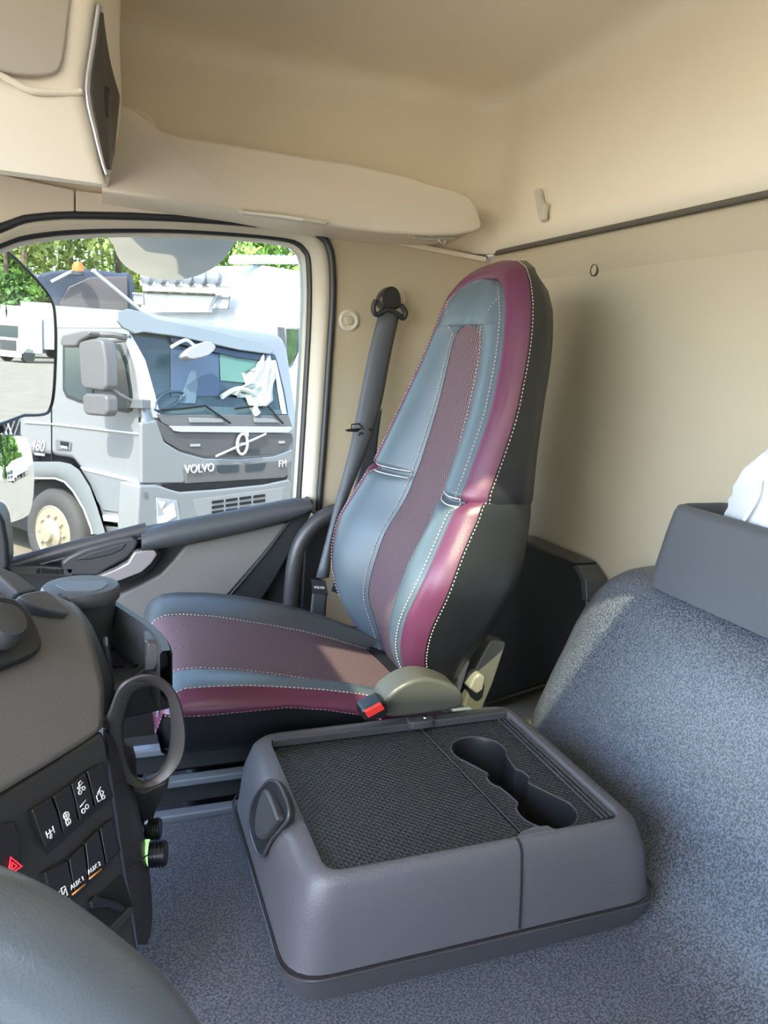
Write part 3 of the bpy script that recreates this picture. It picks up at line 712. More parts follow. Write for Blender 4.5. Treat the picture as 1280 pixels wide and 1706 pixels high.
# symbols on the switches: drawn in facia coordinates
UX = (fp([(180, 1270)])[0]-fp([(55, 1350)])[0]).normalized(); UY = FN.cross(UX).normalized()
def sym(px, py, segs, s, m, parent, r=.0006, d=.0084, name='symbol'):
    """segs: polylines in a unit box"""
    o0 = fp([(px, py)], d)[0]; bm = bmesh.new()
    for sg in segs:
        pts = [o0+UX*a*s+UY*b*s for a, b in sg]; tube(bm, pts, r, 6, ref=FN)
    return obj(name, bm, m, parent, smooth=0)
def circ(cx, cy, r, n=12, a0=0, a1=360): return [(cx+r*math.cos(R(a0+(a1-a0)*k/n)), cy+r*math.sin(R(a0+(a1-a0)*k/n))) for k in range(n+1)]
sym(84, 1387, [[(-.5, .4), (-.5, -.4)], [(.5, .5), (.5, -.3)], [(-.5, 0), (.5, .1)], [(0, .4), (0, -.3)], [(-.2, -.3), (.2, -.3)], circ(-.1, -.5, .14, 8)], .008, white_ink, sws[0])
sym(112, 1363, [circ(0, .3, .35), circ(0, -.4, .3), [(-.35, .3), (.35, .3)], [(0, .65), (0, -.7)], [(-.3, -.1), (.3, .0)], [(-.3, -.7), (.3, -.6)]], .009, white_ink, sws[1])
sym(135, 1313, [circ(-.3, -.4, .22, 10), circ(.35, -.2, .22, 10), [(-.5, .2), (.5, .5)], [(-.1, .3), (-.1, .7), (.3, .8)], [(-.4, 0), (.1, .1)]], .008, white_ink, sws[2])
sym(141, 1345, [circ(-.3, -.3, .25, 10), circ(.35, -.1, .25, 10), [(-.6, .35), (.5, .7)]], .008, white_ink, sws[2])
sym(167, 1325, [[(-.5, -.5), (-.5, .2), (-.1, .2)], [(.1, .6), (.1, -.6)], [(.3, .4), (.6, .1), (.3, -.1)], circ(.35, -.4, .2, 8), [(-.5, -.5), (0, -.5)], [(-.3, .3), (.4, .8)]], .009, white_ink, sws[3])
sym(102, 1492, [[(-.5, .3), (-.5, -.4), (.1, -.4)], circ(-.2, 0, .2, 8), [(.2, .6), (.7, .6), (.7, -.4), (.2, -.4), (.2, .6)], [(.3, -.1), (.6, .3)], [(-.7, .1), (0, .5)]], .009, white_ink, sws[4])
amber = mat('amber bar', (.75, .30, .08), .5); green = mat('green bar', (.10, .6, .2), .5)
sym(110, 1502, [[(-.6, 0), (.6, 0)]], .008, green, sws[4], r=.0009, name='green_bar')
sym(131, 1482, [[(-.9, 0), (.9, 0)]], .009, amber, sws[5], r=.0009, name='amber_bar')
sym(159, 1456, [[(-.9, 0), (.9, 0)]], .009, amber, sws[6], r=.0009, name='amber_bar')
text('switch_text', 'AUX 1', fp([(129, 1471)], .0082)[0], UX, UY, .0058, white_ink, sws[5])
text('switch_text', 'AUX 2', fp([(157, 1446)], .0082)[0], UX, UY, .0058, white_ink, sws[6])
red = mat('red glow print', (.85, .03, .05), .5, emit=(.3, .005, .01))  # print given a red glow of its own
sym(22, 1441, [[(-.75, -.6), (.75, -.6), (0, .75), (-.75, -.6)], [(-.32, -.33), (.32, -.33), (0, .25), (-.32, -.33)]], .0095, red, hz, r=.0009, name='warning_triangle')
# stowage pocket under the switches
pk = fp([(128, 1540), (150, 1505), (205, 1455), (222, 1510), (214, 1520), (190, 1560)], .002)
obj('pocket', Prism(pk, -FN*.01), gap, ds, bevel=.001)
obj('pocket_shelf', fprism([(152, 1502), (160, 1492), (196, 1502), (210, 1512), (204, 1520), (180, 1512), (154, 1514)], .006, .006), blk_s, ds, bevel=.001)
obj('pocket_lip', fprism([(176, 1556), (214, 1512), (221, 1510), (224, 1520), (184, 1566)], .006, .006), fac, ds, bevel=.001)

# ---- cup tray
ZR = .955
def zp(pix, z): return [at(x, y, 'z', z) for x, y in pix]
ctr = [(186, 1001), (215, 1019), (245, 1039), (262, 1054), (272, 1067), (277, 1084)]
cp_ = resample(smooth_path(zp(ctr, ZR), 4), 18)
def side_off(path, d):
    out = []
    for i, p in enumerate(path):
        t = (path[min(i+1, len(path)-1)]-path[max(i-1, 0)]).normalized(); out.append(p+V(t.y, -t.x, 0)*d)
    return out
oA, iA = side_off(cp_, -.007), side_off(cp_, .007)
bm = Loft([[p-V(0, 0, .085) for p in oA], [p-V(0, 0, .004) for p in oA], [a_.lerp(b_, .2) for a_, b_ in zip(oA, iA)], [a_.lerp(b_, .8) for a_, b_ in zip(oA, iA)], [p-V(0, 0, .004) for p in iA], [p-V(0, 0, .085) for p in iA]], closed=False)
tr = obj('cup_tray', bm, dgrey_s, ds, smooth=50)
plate = zp([(120, 1060), (175, 1048), (225, 1052), (262, 1072), (268, 1095), (243, 1108), (190, 1152), (172, 1150), (150, 1100)], .895)
wl = at(212, 1094, 'z', .895); wring = [wl+V(.037*math.cos(R(a)), .037*math.sin(R(a)), 0) for a in range(0, 360, 15)]
bm = plate_with_hole(plate, wring); obj('tray_floor', bm, dgrey_s, tr, smooth=0, solid=.004)
obj('cup_well', Lathe([(.039, .0), (.0385, .004), (.036, .003), (.035, -.045), (.0, -.047)], wl, (0, 0, 1)), blk_s, tr)
obj('back_wall', Prism(yp([(186, 1010), (230, 1030), (262, 1056), (266, 1085), (200, 1078), (184, 1060)], 1.10), (0, .004, 0)), blk, tr)
obj('tray_catch', Prism(yp([(240, 1066), (272, 1068), (283, 1094), (285, 1108), (262, 1122), (243, 1118)], .90), (0, .035, 0)), dgrey_s, tr, bevel=.004)
obj('tray_catch_face', Prism(yp([(246, 1072), (263, 1074), (268, 1096), (258, 1116), (242, 1118)], .893), (0, .01, 0)), mat('grained grey', (.085, .08, .08), .45, bump=1, bscale=700), tr, bevel=.002)
obj('tray_apron', Prism(yp([(188, 1152), (243, 1112), (286, 1108), (289, 1180), (200, 1200)], .93), (0, .02, 0)), blk, tr, bevel=.003)
obj('side_stalk', Prism(yp([(172, 1075), (180, 1074), (188, 1120), (190, 1150), (182, 1160), (176, 1120)], .90), (0, .03, 0)), dgrey_s, tr, bevel=.003)
cupc = at(135, 978, 'z', .985)
cu = thing('lidded_cup', 'dark grey round cup with a flat lid standing in the dashboard tray', 'cup', cupc-V(0, 0, .12))
cupm = mat('matt grey cup', (.060, .062, .068), .42)
obj('cup_body', Lathe([(.030, -.125), (.034, -.11), (.0375, -.05), (.043, -.02), (.0455, -.012), (.040, -.004)], cupc, (0, 0, 1), 40), cupm, cu)
obj('lid', Lathe([(.0475, -.014), (.0485, -.008), (.0480, -.001), (.0455, .0025), (.042, .0032), (.0, .0036)], cupc, (0, 0, 1), 40), cupm, cu)
obj('lid_flap', Prism([cupc+V(a, b, .004) for a, b in [(-.030, .002), (-.018, -.022), (-.010, -.028), (.014, -.032), (.026, -.024), (.034, -.004), (.030, .012), (-.02, .018)]], (0, 0, -.003)), mat('lid flap grey', (.09, .092, .10), .38), cu, bevel=.001)

# ---- bottle ring
ro = [(184, 1180), (196, 1150), (213, 1134), (240, 1125), (268, 1130), (292, 1152), (305, 1185), (311, 1225), (306, 1262), (290, 1288), (268, 1306), (240, 1314), (208, 1306), (190, 1288), (176, 1255), (172, 1215)]
ri = [(206, 1200), (215, 1168), (228, 1150), (248, 1143), (264, 1146), (279, 1162), (285, 1195), (285, 1230), (279, 1262), (262, 1290), (245, 1302), (232, 1300), (217, 1284), (208, 1255), (205, 1230), (204, 1215)]
RO = smooth_path(yp(ro, .80), 4, True); RI = smooth_path(yp(ri, .805), 4, True)
RO2 = smooth_path(yp([(x*.97+8, y*.985+18) for x, y in ro], .85), 4, True); RI2 = smooth_path(yp([(x*.96+10, y*.985+18) for x, y in ri], .85), 4, True)
def rounded(RO, RI, d=.003):
    r1 = [a.lerp(b, .12) for a, b in zip(RO, RI)]; r2 = [a.lerp(b, .88) for a, b in zip(RO, RI)]
    return [[p+V(0, .003, 0) for p in RO], r1, r2, [p+V(0, .003, 0) for p in RI]]
q = rounded(RO, RI)
bm = Loft([*q, RI2, RO2, q[0]], caps=False)
rg = obj('bottle_ring', bm, mat('ring brown black plastic', (.040, .036, .036), .38, bump=.1), ds, smooth=50)
obj('slot_mark', Prism(yp([(222, 1136), (240, 1136), (240, 1139), (222, 1139)], .797), (0, .002, 0)), gap, rg)
obj('lower_bracket', Prism(yp([(196, 1300), (240, 1316), (284, 1296), (280, 1316), (262, 1350), (245, 1400), (232, 1370), (214, 1330)], .87), (0, .03, 0)), MATS['ring brown black plastic'], rg, bevel=.006)
obj('spring_flap', Prism(yp([(206, 1240), (222, 1246), (228, 1270), (228, 1300), (216, 1290), (206, 1262)], .89), (0, .01, 0)), mat('grained grey', (.085, .08, .08)), rg, bevel=.002)

# ---- 12 volt socket and usb plug on the flank
def kn(px, py, r, L, name, label, y, ringc):
    c = at(px, py, 'y', y); ax = V(.96, -.2, .05)
    t = thing(name, label, 'knob', c)
    pr = [(r*.8, -.004), (r, 0)]; k = 5
    for i in range(k):
        z0 = L*i/k; z1 = L*(i+1)/k; pr += [(r, z0+.0005), (r, z1-.002), (r*.9, z1-.0015), (r*.9, z1-.0005)]
    pr += [(r*.95, L), (r*.8, L+.002), (0, L+.002)]
    obj('grip', Lathe(pr, c, ax, 28), blk_s, t, smooth=30)
    if ringc: obj('light_ring', Lathe([(r*1.12, -.004), (r*1.12, .0), (r*.9, .002)], c, ax, 28, capends=False), ringc, t)
    return t
kn(248, 1424, .0145, .018, 'power_socket', 'ribbed black power plug with a pale green ring, lower one on the dashboard flank', .80, mat('pale green ring', (.45, .75, .40), .4, emit=(.08, .16, .06)))
kn(248, 1382, .013, .012, 'power_plug', 'ribbed black plug above the green-ringed one on the dashboard flank', .84, None)

# ================================================================ steering wheel
swt = thing('steering_wheel', 'blurred dark grey leather steering wheel rim in the lower left corner', 'steering wheel', at(60, 1650, 'y', .2))
C1 = [at(x, y, 'y', .235+.0*i) for i, (x, y) in enumerate([(-420, 1500), (-200, 1515), (-20, 1557), (110, 1630), (230, 1735), (310, 1870), (345, 2080)])]
path = smooth_path(C1, 8)
obj('rim', Tube(path, .0185, 20), mat('wheel leather', (.15, .168, .195), .28, bump=.2, bscale=800), swt)
obj('hub', Prism([at(x, y, 'y', .27) for x, y in [(-400, 1900), (-60, 1730), (20, 1700), (60, 1760), (80, 1900), (60, 2100), (-300, 2200)]], (0, .03, -.01)), blk_s, swt, bevel=.006)
# ================================================================ centre console
cc = thing('centre_console', 'charcoal moulded centre console on the tunnel with three joined cup wells', 'console', (.41, .86, .60))
ZL = .75
def rr4(c4, r, n=6):
    """rounded quad through 4 corner Vectors (ccw)"""
    out = []
    for i in range(4):
        a, b, c = c4[i-1], c4[i], c4[(i+1) % 4]
        d1 = (a-b).normalized(); d2 = (c-b).normalized()
        rr_ = r[i] if isinstance(r, (list, tuple)) else r
        for k in range(n+1):
            t = k/n; out.append((b+d1*rr_)*(1-t)**2+b*2*t*(1-t)+(b+d2*rr_)*t**2)
    return out
def quad(x0, x1, y0, y1, z): return [V(x0, y0, z), V(x1, y0, z), V(x1, y1, z), V(x0, y1, z)]
R0 = rr4(quad(.182, .668, .690, 1.060, .597), [.05, .05, .05, .05])
R1 = rr4(quad(.176, .672, .680, 1.066, .634), [.05, .05, .05, .05])
R1b = rr4(quad(.178, .668, .683, 1.062, .638), [.05]*4)
R2 = rr4(quad(.186, .654, .686, 1.052, .70), [.045]*4)
R3 = rr4(quad(.196, .634, .689, 1.034, .738), [.04]*4)
R4 = rr4(quad(.204, .624, .693, 1.026, .747), [.036]*4)
R5 = rr4(quad(.214, .614, .698, 1.016, .750), [.03]*4)
R6 = rr4(quad(.221, .608, .703, 1.009, .7495), [.022]*4)
R7 = rr4(quad(.224, .606, .706, 1.006, .738), [.02]*4)
obj('base_skirt', Loft([R0, [p+V(0, 0, .0) for p in R1]]), mat('skirt plastic', (.070, .067, .073), .4, bump=.5, bscale=420), cc, bevel=.003)
bm = Loft([R1b, rr4(quad(.180, .666, .684, 1.060, .645), [.05]*4), R2, R3, R4, R5, R6, R7, R7], caps=False)
obj('console_body', bm, cgrey, cc, smooth=60)
obj('rim_bead', Tube([p for p in rr4(quad(.174, .674, .678, 1.068, .636), [.05]*4, 10)], .0018, 6, closed=True), mat('polished edge', (.05, .05, .055), .2), cc)
# lid surface: ribbed mat in two parts
matm = bpy.data.materials.new('dimpled rubber mat'); matm.use_nodes = True; nt = matm.node_tree; b = nt.nodes['Principled BSDF']
b.inputs['Base Color'].default_value = (.030, .032, .036, 1); b.inputs['Roughness'].default_value = .32
tc = nt.nodes.new('ShaderNodeTexCoord'); mp = nt.nodes.new('ShaderNodeMapping'); mp.inputs['Rotation'].default_value = (0, 0, R(45))
w1 = nt.nodes.new('ShaderNodeTexWave'); w2 = nt.nodes.new('ShaderNodeTexWave'); w1.inputs['Scale'].default_value = w2.inputs['Scale'].default_value = 48
w2.bands_direction = 'Y'; mm = nt.nodes.new('ShaderNodeMath'); mm.operation = 'MULTIPLY'
nt.links.new(tc.outputs['Object'], mp.inputs[0]); nt.links.new(mp.outputs[0], w1.inputs[0]); nt.links.new(mp.outputs[0], w2.inputs[0])
nt.links.new(w1.outputs['Fac'], mm.inputs[0]); nt.links.new(w2.outputs['Fac'], mm.inputs[1])
bp = nt.nodes.new('ShaderNodeBump'); bp.inputs['Strength'].default_value = 1; bp.inputs['Distance'].default_value = .0016
nt.links.new(mm.outputs[0], bp.inputs['Height']); nt.links.new(bp.outputs[0], b.inputs['Normal'])
ZM = .738
seam_a, seam_b = at(700, 1214, 'z', ZM), at(868, 1388, 'z', ZM)
lidL = [V(.226, .708, ZM), V(seam_b.x-.001, .708, ZM), V(seam_a.x-.001, 1.004, ZM), V(.226, 1.004, ZM)]
obj('lid_mat', Prism(rr4(lidL, [.018, .002, .002, .018]), (0, 0, -.02)), matm, cc, bevel=.001)
# cup well outline (three circles), drawn at the mat's height
wc = [(V(.515, .917, ZM), .041), (V(.520, .838, ZM), .030), (V(.530, .755, ZM), .039)]
def well_outline():
    # union outline of three overlapping circles with necks between, right side then left side
    pts = []
    n = 14
    for (c, r), a0, a1 in ((wc[0], -35, 215), ):
        pts += [c+V(r*math.cos(R(a)), r*math.sin(R(a)), 0) for a in np.linspace(a0, a1, 20)]
    pts += [wc[1][0]+V(wc[1][1]*math.cos(R(a)), wc[1][1]*math.sin(R(a)), 0) for a in np.linspace(140, 222, 8)]
    pts += [wc[2][0]+V(wc[2][1]*math.cos(R(a)), wc[2][1]*math.sin(R(a)), 0) for a in np.linspace(135, 395, 20)]
    pts += [wc[1][0]+V(wc[1][1]*math.cos(R(a)), wc[1][1]*math.sin(R(a)), 0) for a in np.linspace(-42, 42, 8)]
    return pts
WO = smooth_path(well_outline(), 2, True)
outer_r = [V(seam_b.x+.001, .708, ZM), V(.604, .708, ZM), V(.604, 1.004, ZM), V(seam_a.x+.001, 1.004, ZM)]
OR = rr4(outer_r, [.002, .018, .018, .002], 8)
bm = plate_with_hole(OR, WO)
obj('well_mat', bm, matm, cc, smooth=0, origin=None)
well = [[p for p in WO], [p+V(0, 0, -.004)+(V(.522, .838, ZM)-p)*.012 for p in WO], [p+V(0, 0, -.060)+(V(.522, .838, ZM)-p)*.05 for p in WO]]
bm = Loft(well, caps=False); bm.faces.new([v for v in bm.verts][-len(WO):])
obj('cup_well_wall', bm, mat('well plastic', (.016, .017, .019), .3), cc, smooth=60)
obj('well_lip', Tube(WO, .0013, 6, closed=True), mat('well lip', (.06, .06, .065), .3), cc)
for c, r in (wc[0], wc[2]):
    obj('well_step', Lathe([(r*.72, -.058), (r*.72, -.052), (r*.66, -.050), (r*.62, -.056), (.0, -.057)], c, (0, 0, 1), 28), MATS['well plastic'], cc)
# tracks along the far and rear edge
def zl(pix, z=.752): return [at(x, y, 'z', z) for x, y in pix]
obj('lid_track', Prism([V(.226, .996, .7515), V(.605, .996, .7515), V(.605, 1.008, .7515), V(.226, 1.008, .7515)], (0, 0, -.012)), dgrey_s, cc, bevel=.002)
for k in range(3):
    x = .586+.007*k
    obj('track_rib', Tube([V(x-.002, .712, .7455), V(x-.002, .985-.0*k, .7455)], .0014, 6), mat('polished edge', (.05, .05, .055)), cc)
obj('hinge_cover', Prism(smooth_path([V(.438, .990, .756), V(.47, .989, .756), V(.477, .999, .756), V(.47, 1.012, .756), V(.438, 1.013, .756)], 3, True), (0, 0, -.012)), dgrey_s, cc, bevel=.002)
obj('hinge_screw', Lathe([(.0035, 0), (.003, .0014), (0, .0016)], V(.463, 1.001, .756), (0, 0, 1), 16), mat('zinc screw', (.6, .6, .6), .25, metal=1), cc)
obj('lid_corner', Prism([V(seam_b.x-.02, .700, .7512), V(seam_b.x+.035, .700, .7512), V(seam_b.x+.03, .712, .7512), V(seam_b.x+.01, .714, .7512), V(seam_b.x-.01, .709, .7512)], (0, 0, -.012)), cgrey, cc, bevel=.002)
obj('lid_seam', Tube([seam_a+V(0, 0, .0012), seam_b+V(0, 0, .0012)], .0011, 6), mat('polished edge', (.05, .05, .055)), cc)
# vertical joint in the near face
jx = at(868, 1400, 'y', .69).x
obj('front_joint', Tube([V(jx, .6985, .7508), V(jx+.001, .6925, .7472), V(jx+.002, .6885, .738), V(jx+.004, .6855, .70), V(jx+.006, .683, .640)], .0014, 6), gap, cc)
# latch handle on the left end
PE = V(.190, .87, .70); NE = V(-.90, 0, .45).normalized()
def pe(pix, d=0): return [onp(x, y, PE+NE*d, NE) for x, y in pix]
lat = [(418, 1384), (416, 1360), (424, 1330), (440, 1308), (452, 1300), (466, 1308), (480, 1340), (481, 1362), (470, 1378), (452, 1400), (440, 1424), (432, 1424), (424, 1405)]
PEz = [at(x, y, 'x', .190-.0) for x, y in lat]
def on_slope(x, y, d):
    # end face leans: x from .176 (z .638) to .204 (z .747)
    P_, N_ = V(.190, 0, .693), V(-.968, 0, .25); return onp(x, y, P_+N_*d, N_)
NS = V(-.968, 0, .25)
obj('latch_recess', Prism(smooth_path([on_slope(x, y, .0095) for x, y in lat], 2, True), -NS*.008), mat('recess black', (.012, .012, .014), .35), cc, bevel=.001)
obj('latch_frame', Tube(smooth_path([on_slope(x, y, .0095) for x, y in lat], 3, True), .0022, 8, closed=True), dgrey_s, cc)
hd = [(423, 1380), (425, 1352), (433, 1324), (439, 1314), (446, 1322), (456, 1345), (461, 1362), (455, 1372), (444, 1388), (436, 1398), (427, 1396)]
obj('latch_handle', Prism(smooth_path([on_slope(x, y, .019) for x, y in hd], 2, True), -NS*.012), dgrey_s, cc, bevel=.005)

# ================================================================ rails on the floor between tunnel and seat
rl_m = mat('painted rail', (.13, .15, .18), .28)
for i, (py, yy, hh) in enumerate(((1356, 1.085, .014), (1299, 1.095, .012), (1243, 1.10, .012))):
    A_ = at(330, py, 'y', yy); z = A_.z
    lab = ['grey metal rail nearest the carpet edge, beside the console', 'middle one of the grey metal rails below the seat cushion', 'topmost grey rail, directly below the seat cushion'][i]
    t = thing('floor_rail', lab, 'rail', (.12, yy, z-.04), 'rails under the passenger seat')
    obj('top_flange', Box((.12, yy+.004, z), (.96, .020, hh)), rl_m, t, bevel=.003)
    obj('web', Box((.12, yy+.010, z-.022), (.96, .008, .034)), blk, t, bevel=.002)
o = obj('floor_step', Box((-.02, 1.27, .33), (1.2, .38, .42)), blk); tag(o, None, None, kind='structure')
# small seat lever seen through the ring
lv = thing('floor_latch', 'small grey latch on the floor rail, seen through the bottle ring', 'latch', at(232, 1300, 'y', 1.15))
obj('latch_head', Prism(yp([(222, 1262), (240, 1264), (242, 1276), (226, 1278)], 1.15), (0, .02, 0)), mat('pale grey metal', (.3, .32, .36), .3), lv, bevel=.002)
obj('latch_arm', Prism(yp([(224, 1276), (240, 1276), (238, 1300), (226, 1302)], 1.155), (0, .015, 0)), blk_s, lv, bevel=.002)

# ================================================================ storage bin on the hump and white bag
bn = thing('storage_bin', 'large dark grey open-topped bin on the rear hump at the right edge', 'storage bin', (.87, .6, .968))
binm = mat('bin slate plastic', (.075, .080, .088), .45, bump=.6, bscale=600)
def binring(z, x0, y1, r, xb=.945): return rr4([V(x0, -.2, z), V(xb, -.2, z), V(xb, y1, z), V(x0, y1, z)], [.02, .02, .02, r], 8)
b0 = binring(.962, .820, .976, .03); b1 = binring(.972, .822, .975, .03); b2 = binring(1.05, .830, .960, .024); b3 = binring(1.086, .834, .952, .022); b4 = binring(1.096, .838, .949, .022)
b5 = binring(1.099, .845, .942, .02, .942); b6 = binring(1.094, .849, .938, .02, .94); b7 = binring(1.0, .852, .934, .02, .935)
obj('bin_body', Loft([b0, b1, b2, b3, b4, b5, b6, b7]), binm, bn, smooth=60)
bg = thing('white_bag', 'crumpled white plastic cover standing in the bin at the right edge', 'bag', (.89, .72, 1.01))
film = mat('white plastic film', (.82, .84, .88), .25, coat=.3)
px_bag = [(1232, 868), (1238, 835), (1256, 790), (1272, 762), (1330, 740), (1420, 800), (1430, 890)]
base = [at(x, y, 'x', .895) for x, y in px_bag]
rows = []
for k in range(7):
    t = k/6; row = []
    for p in resample(smooth_path(base, 4), 36):
        q = p.copy(); q.x = .862+.06*t; j = random.uniform(-.004, .004)
        q.z += -.02*(2*t-1)**2+j; q.y += random.uniform(-.003, .003); row.append(q)
    rows.append(row)
bm = Loft(rows, closed=False)
fr_ = [v for v in bm.verts]; n_ = len(rows[0])
bm.faces.new(fr_[:n_]); bm.faces.new(fr_[-n_:])
obj('film', bm, film, bg, smooth=0)
obj('fold', Tube(smooth_path([at(1240, 868, 'x', .857), at(1262, 830, 'x', .855), at(1268, 800, 'x', .857)], 4), .0025, 6), film, bg)
# ================================================================ outside
GZ = -1.3
asph = mat('sunlit pale asphalt', (.215, .185, .135), .85, var=.12, vscale=1.2, detail=6)
gr = obj('ground', Box((0, 0, GZ-.05), (400, 400, .1)), asph); gr['kind'] = 'structure'
def dirxy(px, py):
    d = ray(px, py); d = Vector((d[0], d[1], 0)); return d.normalized()
tp = dirxy(235, 720)*7.9; tp.z = GZ
tu = V(.788, .616, -.035).normalized(); tv = V(-.616, .788, 0).normalized(); tw = tu.cross(tv).normalized()
if tw.z < 0: tw = -tw
def T3(u, v, w): return tp+tu*u+tv*v+tw*w
def S(pix, d=0): return [onp(x, y, tp-tu*d, -tu) for x, y in pix]
def Ff(pix, d=0): return [onp(x, y, tp-tv*d, -tv) for x, y in pix]
paint = mat('silver blue truck paint', (.25, .255, .265), .28, metal=.25, coat=.6)
paint_d = mat('grey truck plastic', (.13, .135, .14), .45)
paint_dk = mat('dark iron grey panel', (.055, .055, .058), .4)
truck_w = mat('white truck paint', (.62, .63, .64), .3, coat=.4)
tyre = mat('tyre rubber', (.055, .052, .05), .75, bump=.3, bscale=60)
tg = mat('truck glass', (.035, .055, .062), .06, spec=.8, coat=.5)
tk = thing('silver_truck', 'silver grey truck cab with open dark front grille parked outside the window', 'truck', T3(1.2, 1, 0))
# cab body by side profile
prf = [(0, .90), (0, 1.78), (.02, 1.86), (.24, 2.70), (.32, 2.83), (.50, 2.90), (2.1, 2.95), (2.1, .95), (1.95, .95), (1.95, 1.25), (1.80, 1.32), (1.15, 1.32), (.85, 1.10), (.66, .72), (.1, .72)]
obj('cab_body', Prism([T3(.0, a, b) for a, b in prf], tu*2.45), paint, tk, bevel=.09, seg=4)
def sp(nm, pix, d, m, th=.03, bev=.004, par=tk, **k): return obj(nm, Prism(S(pix, d), tu*th), m, par, bevel=bev, **k)
def fq(nm, pix, d, m, th=.03, bev=.004, par=tk, **k): return obj(nm, Prism(Ff(pix, d), tv*th), m, par, bevel=bev, **k)
wr = sp('roof_side', [(92, 513), (190, 516), (205, 520), (222, 548), (200, 547), (92, 546)], .012, truck_w, bev=.02)  # white roof side, bright sun reflection put into the white
dw = sp('side_window', [(104, 575), (112, 571), (200, 573), (212, 606), (221, 672), (219, 684), (212, 688), (170, 680), (130, 670), (110, 662), (104, 650)], .012, mat('window rubber', (.03, .03, .032), .5), bev=.006)
sp('pane', [(108, 578), (196, 576), (208, 608), (216, 668), (213, 682), (172, 675), (132, 666), (113, 658), (108, 648)], .02, tg, par=dw)
sp('pillar_stripe', [(150, 577), (153, 577), (155, 670), (152, 670)], .03, MATS['window rubber'], par=dw, th=.01)
sp('door_gap', [(84, 575), (85.5, 575), (86.5, 768), (85, 768)], .006, gap, bev=0)
sp('door_gap', [(231, 695), (233, 695), (234, 804), (232, 804)], .008, gap, bev=0)
sp('belt_highlight', [(40, 702), (86, 705), (230, 721), (230, 724), (86, 707.5), (40, 704.5)], .02, truck_w, th=.02, bev=.003)  # light along the belt crease put in as a white strip
hdl = sp('door_handle', [(92, 732), (114, 735), (118, 738), (117, 751), (93, 749)], .015, paint_d, bev=.004)
sp('handle_cavity', [(100, 735), (114, 737), (113, 747), (101, 744)], .022, gap, par=hdl, th=.01, bev=0)
sp('handle_grip', [(101, 742), (112, 744), (112, 748), (101, 746)], .03, silver, par=hdl, th=.01, bev=0)
sp('lower_panel', [(133, 779), (231, 803), (230, 858), (172, 850), (162, 836), (150, 806)], .02, mat('mid grey cladding', (.17, .18, .19), .4, coat=.3), bev=.006)
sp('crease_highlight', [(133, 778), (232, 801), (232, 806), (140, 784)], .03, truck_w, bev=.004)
# wheel arch
ao = [(40, 769), (100, 769), (118, 773), (132, 783), (150, 812), (162, 845), (176, 890)]; ai = [(40, 797), (92, 797), (108, 803), (122, 818), (140, 848), (152, 880), (154, 890)]
obj('wheel_arch', Loft([S(ao, .0), S(ao, .07), [a.lerp(b, .5) for a, b in zip(S(ao, .09), S(ai, .09))], S(ai, .07), S(ai, -.3)], closed=False), mat('arch plastic', (.15, .16, .165), .45), tk, smooth=60)
obj('wheel_arch_lip', Tube(S(ai, .08), .012, 8), silver, tk)
obj('chassis', Prism([T3(.15, a, b) for a, b in [(.6, .30), (.6, .8), (1.1, 1.3), (2.1, 1.3), (6, .95), (6, .5), (2.2, .35)]], tu*2.1), mat('chassis black', (.012, .012, .014), .7), tk)
sp('step_tread', [(170, 858), (228, 865), (228, 874), (172, 868)], .03, truck_w, bev=.006, th=.1)
sp('step_box', [(158, 876), (228, 880), (228, 960), (170, 960)], -.02, paint_d, th=.1, bev=.01)
sp('step_tread', [(160, 888), (185, 890), (185, 910), (162, 908)], .05, silver, bev=.004, th=.05)
# wheel
wcn = onp(88, 888, tp-tu*.03, -tu)
wh = obj('wheel', Lathe([(.30, .0), (.33, -.02), (.44, -.015), (.475, .01), (.50, .06), (.50, .26), (.46, .29), (.3, .3)], wcn, tu, 48), tyre, tk)
chrome = mat('worn chrome rim', (.42, .37, .28), .4, metal=.5)
obj('rim', Lathe([(.31, -.005), (.295, -.012), (.28, .01), (.27, .05), (.235, .03), (.19, .01), (.17, .012), (.165, -.03), (.10, -.06), (.085, -.10), (.0, -.105)], wcn, tu, 40), chrome, wh, smooth=30)
for k in range(10):
    a = 2*math.pi*k/10; c = wcn+(tv*math.cos(a)+tw*math.sin(a))*.205
    obj('wheel_nut', Lathe([(.022, .03), (.020, -.035), (.0, -.045)], c, tu, 8), chrome, wh)
text('door_number', '480', S([(62, 743)], .012)[0], -tv, tw, .16, truck_w, tk, depth=.002, shear=.3)
sp('door_badge', [(56, 754), (74, 756), (74, 760), (58, 758)], .014, silver, th=.01, bev=.001)
# door mirrors of the silver truck
mir = mat('mirror housing grey', (.115, .11, .11), .45)
def blob(pix, d, th, m, nm, par=tk, bev=.05): 
    return obj(nm, Prism(S(pix, d), tu*th), m, par, bevel=bev, seg=4)
mg = blob([(129, 572), (134, 566), (160, 563), (170, 567), (176, 600), (176, 645), (170, 652), (140, 648), (133, 640)], .40, .16, mir, 'main_mirror', tk, .04)
blob([(136, 660), (142, 655), (172, 656), (178, 662), (179, 686), (174, 694), (142, 691), (137, 684)], .40, .14, mir, 'wide_mirror', mg, .035)
obj('mirror_arm', Tube([S([(176, 640)], .35)[0], S([(200, 658)], .22)[0], S([(222, 670)], .06)[0]], .02, 8), mir, mg)
obj('mirror_arm', Tube([S([(168, 572)], .35)[0], S([(214, 566)], .04)[0]], .018, 8), mir, mg)
blob([(209, 664), (236, 666), (236, 681), (212, 680)], .09, .12, paint_d, 'arm_bracket', mg, .01)
blob([(98, 572), (102, 558), (140, 550), (150, 552), (148, 560), (132, 568), (126, 577), (104, 578)], .42, .14, mir, 'kerb_mirror', mg, .03)
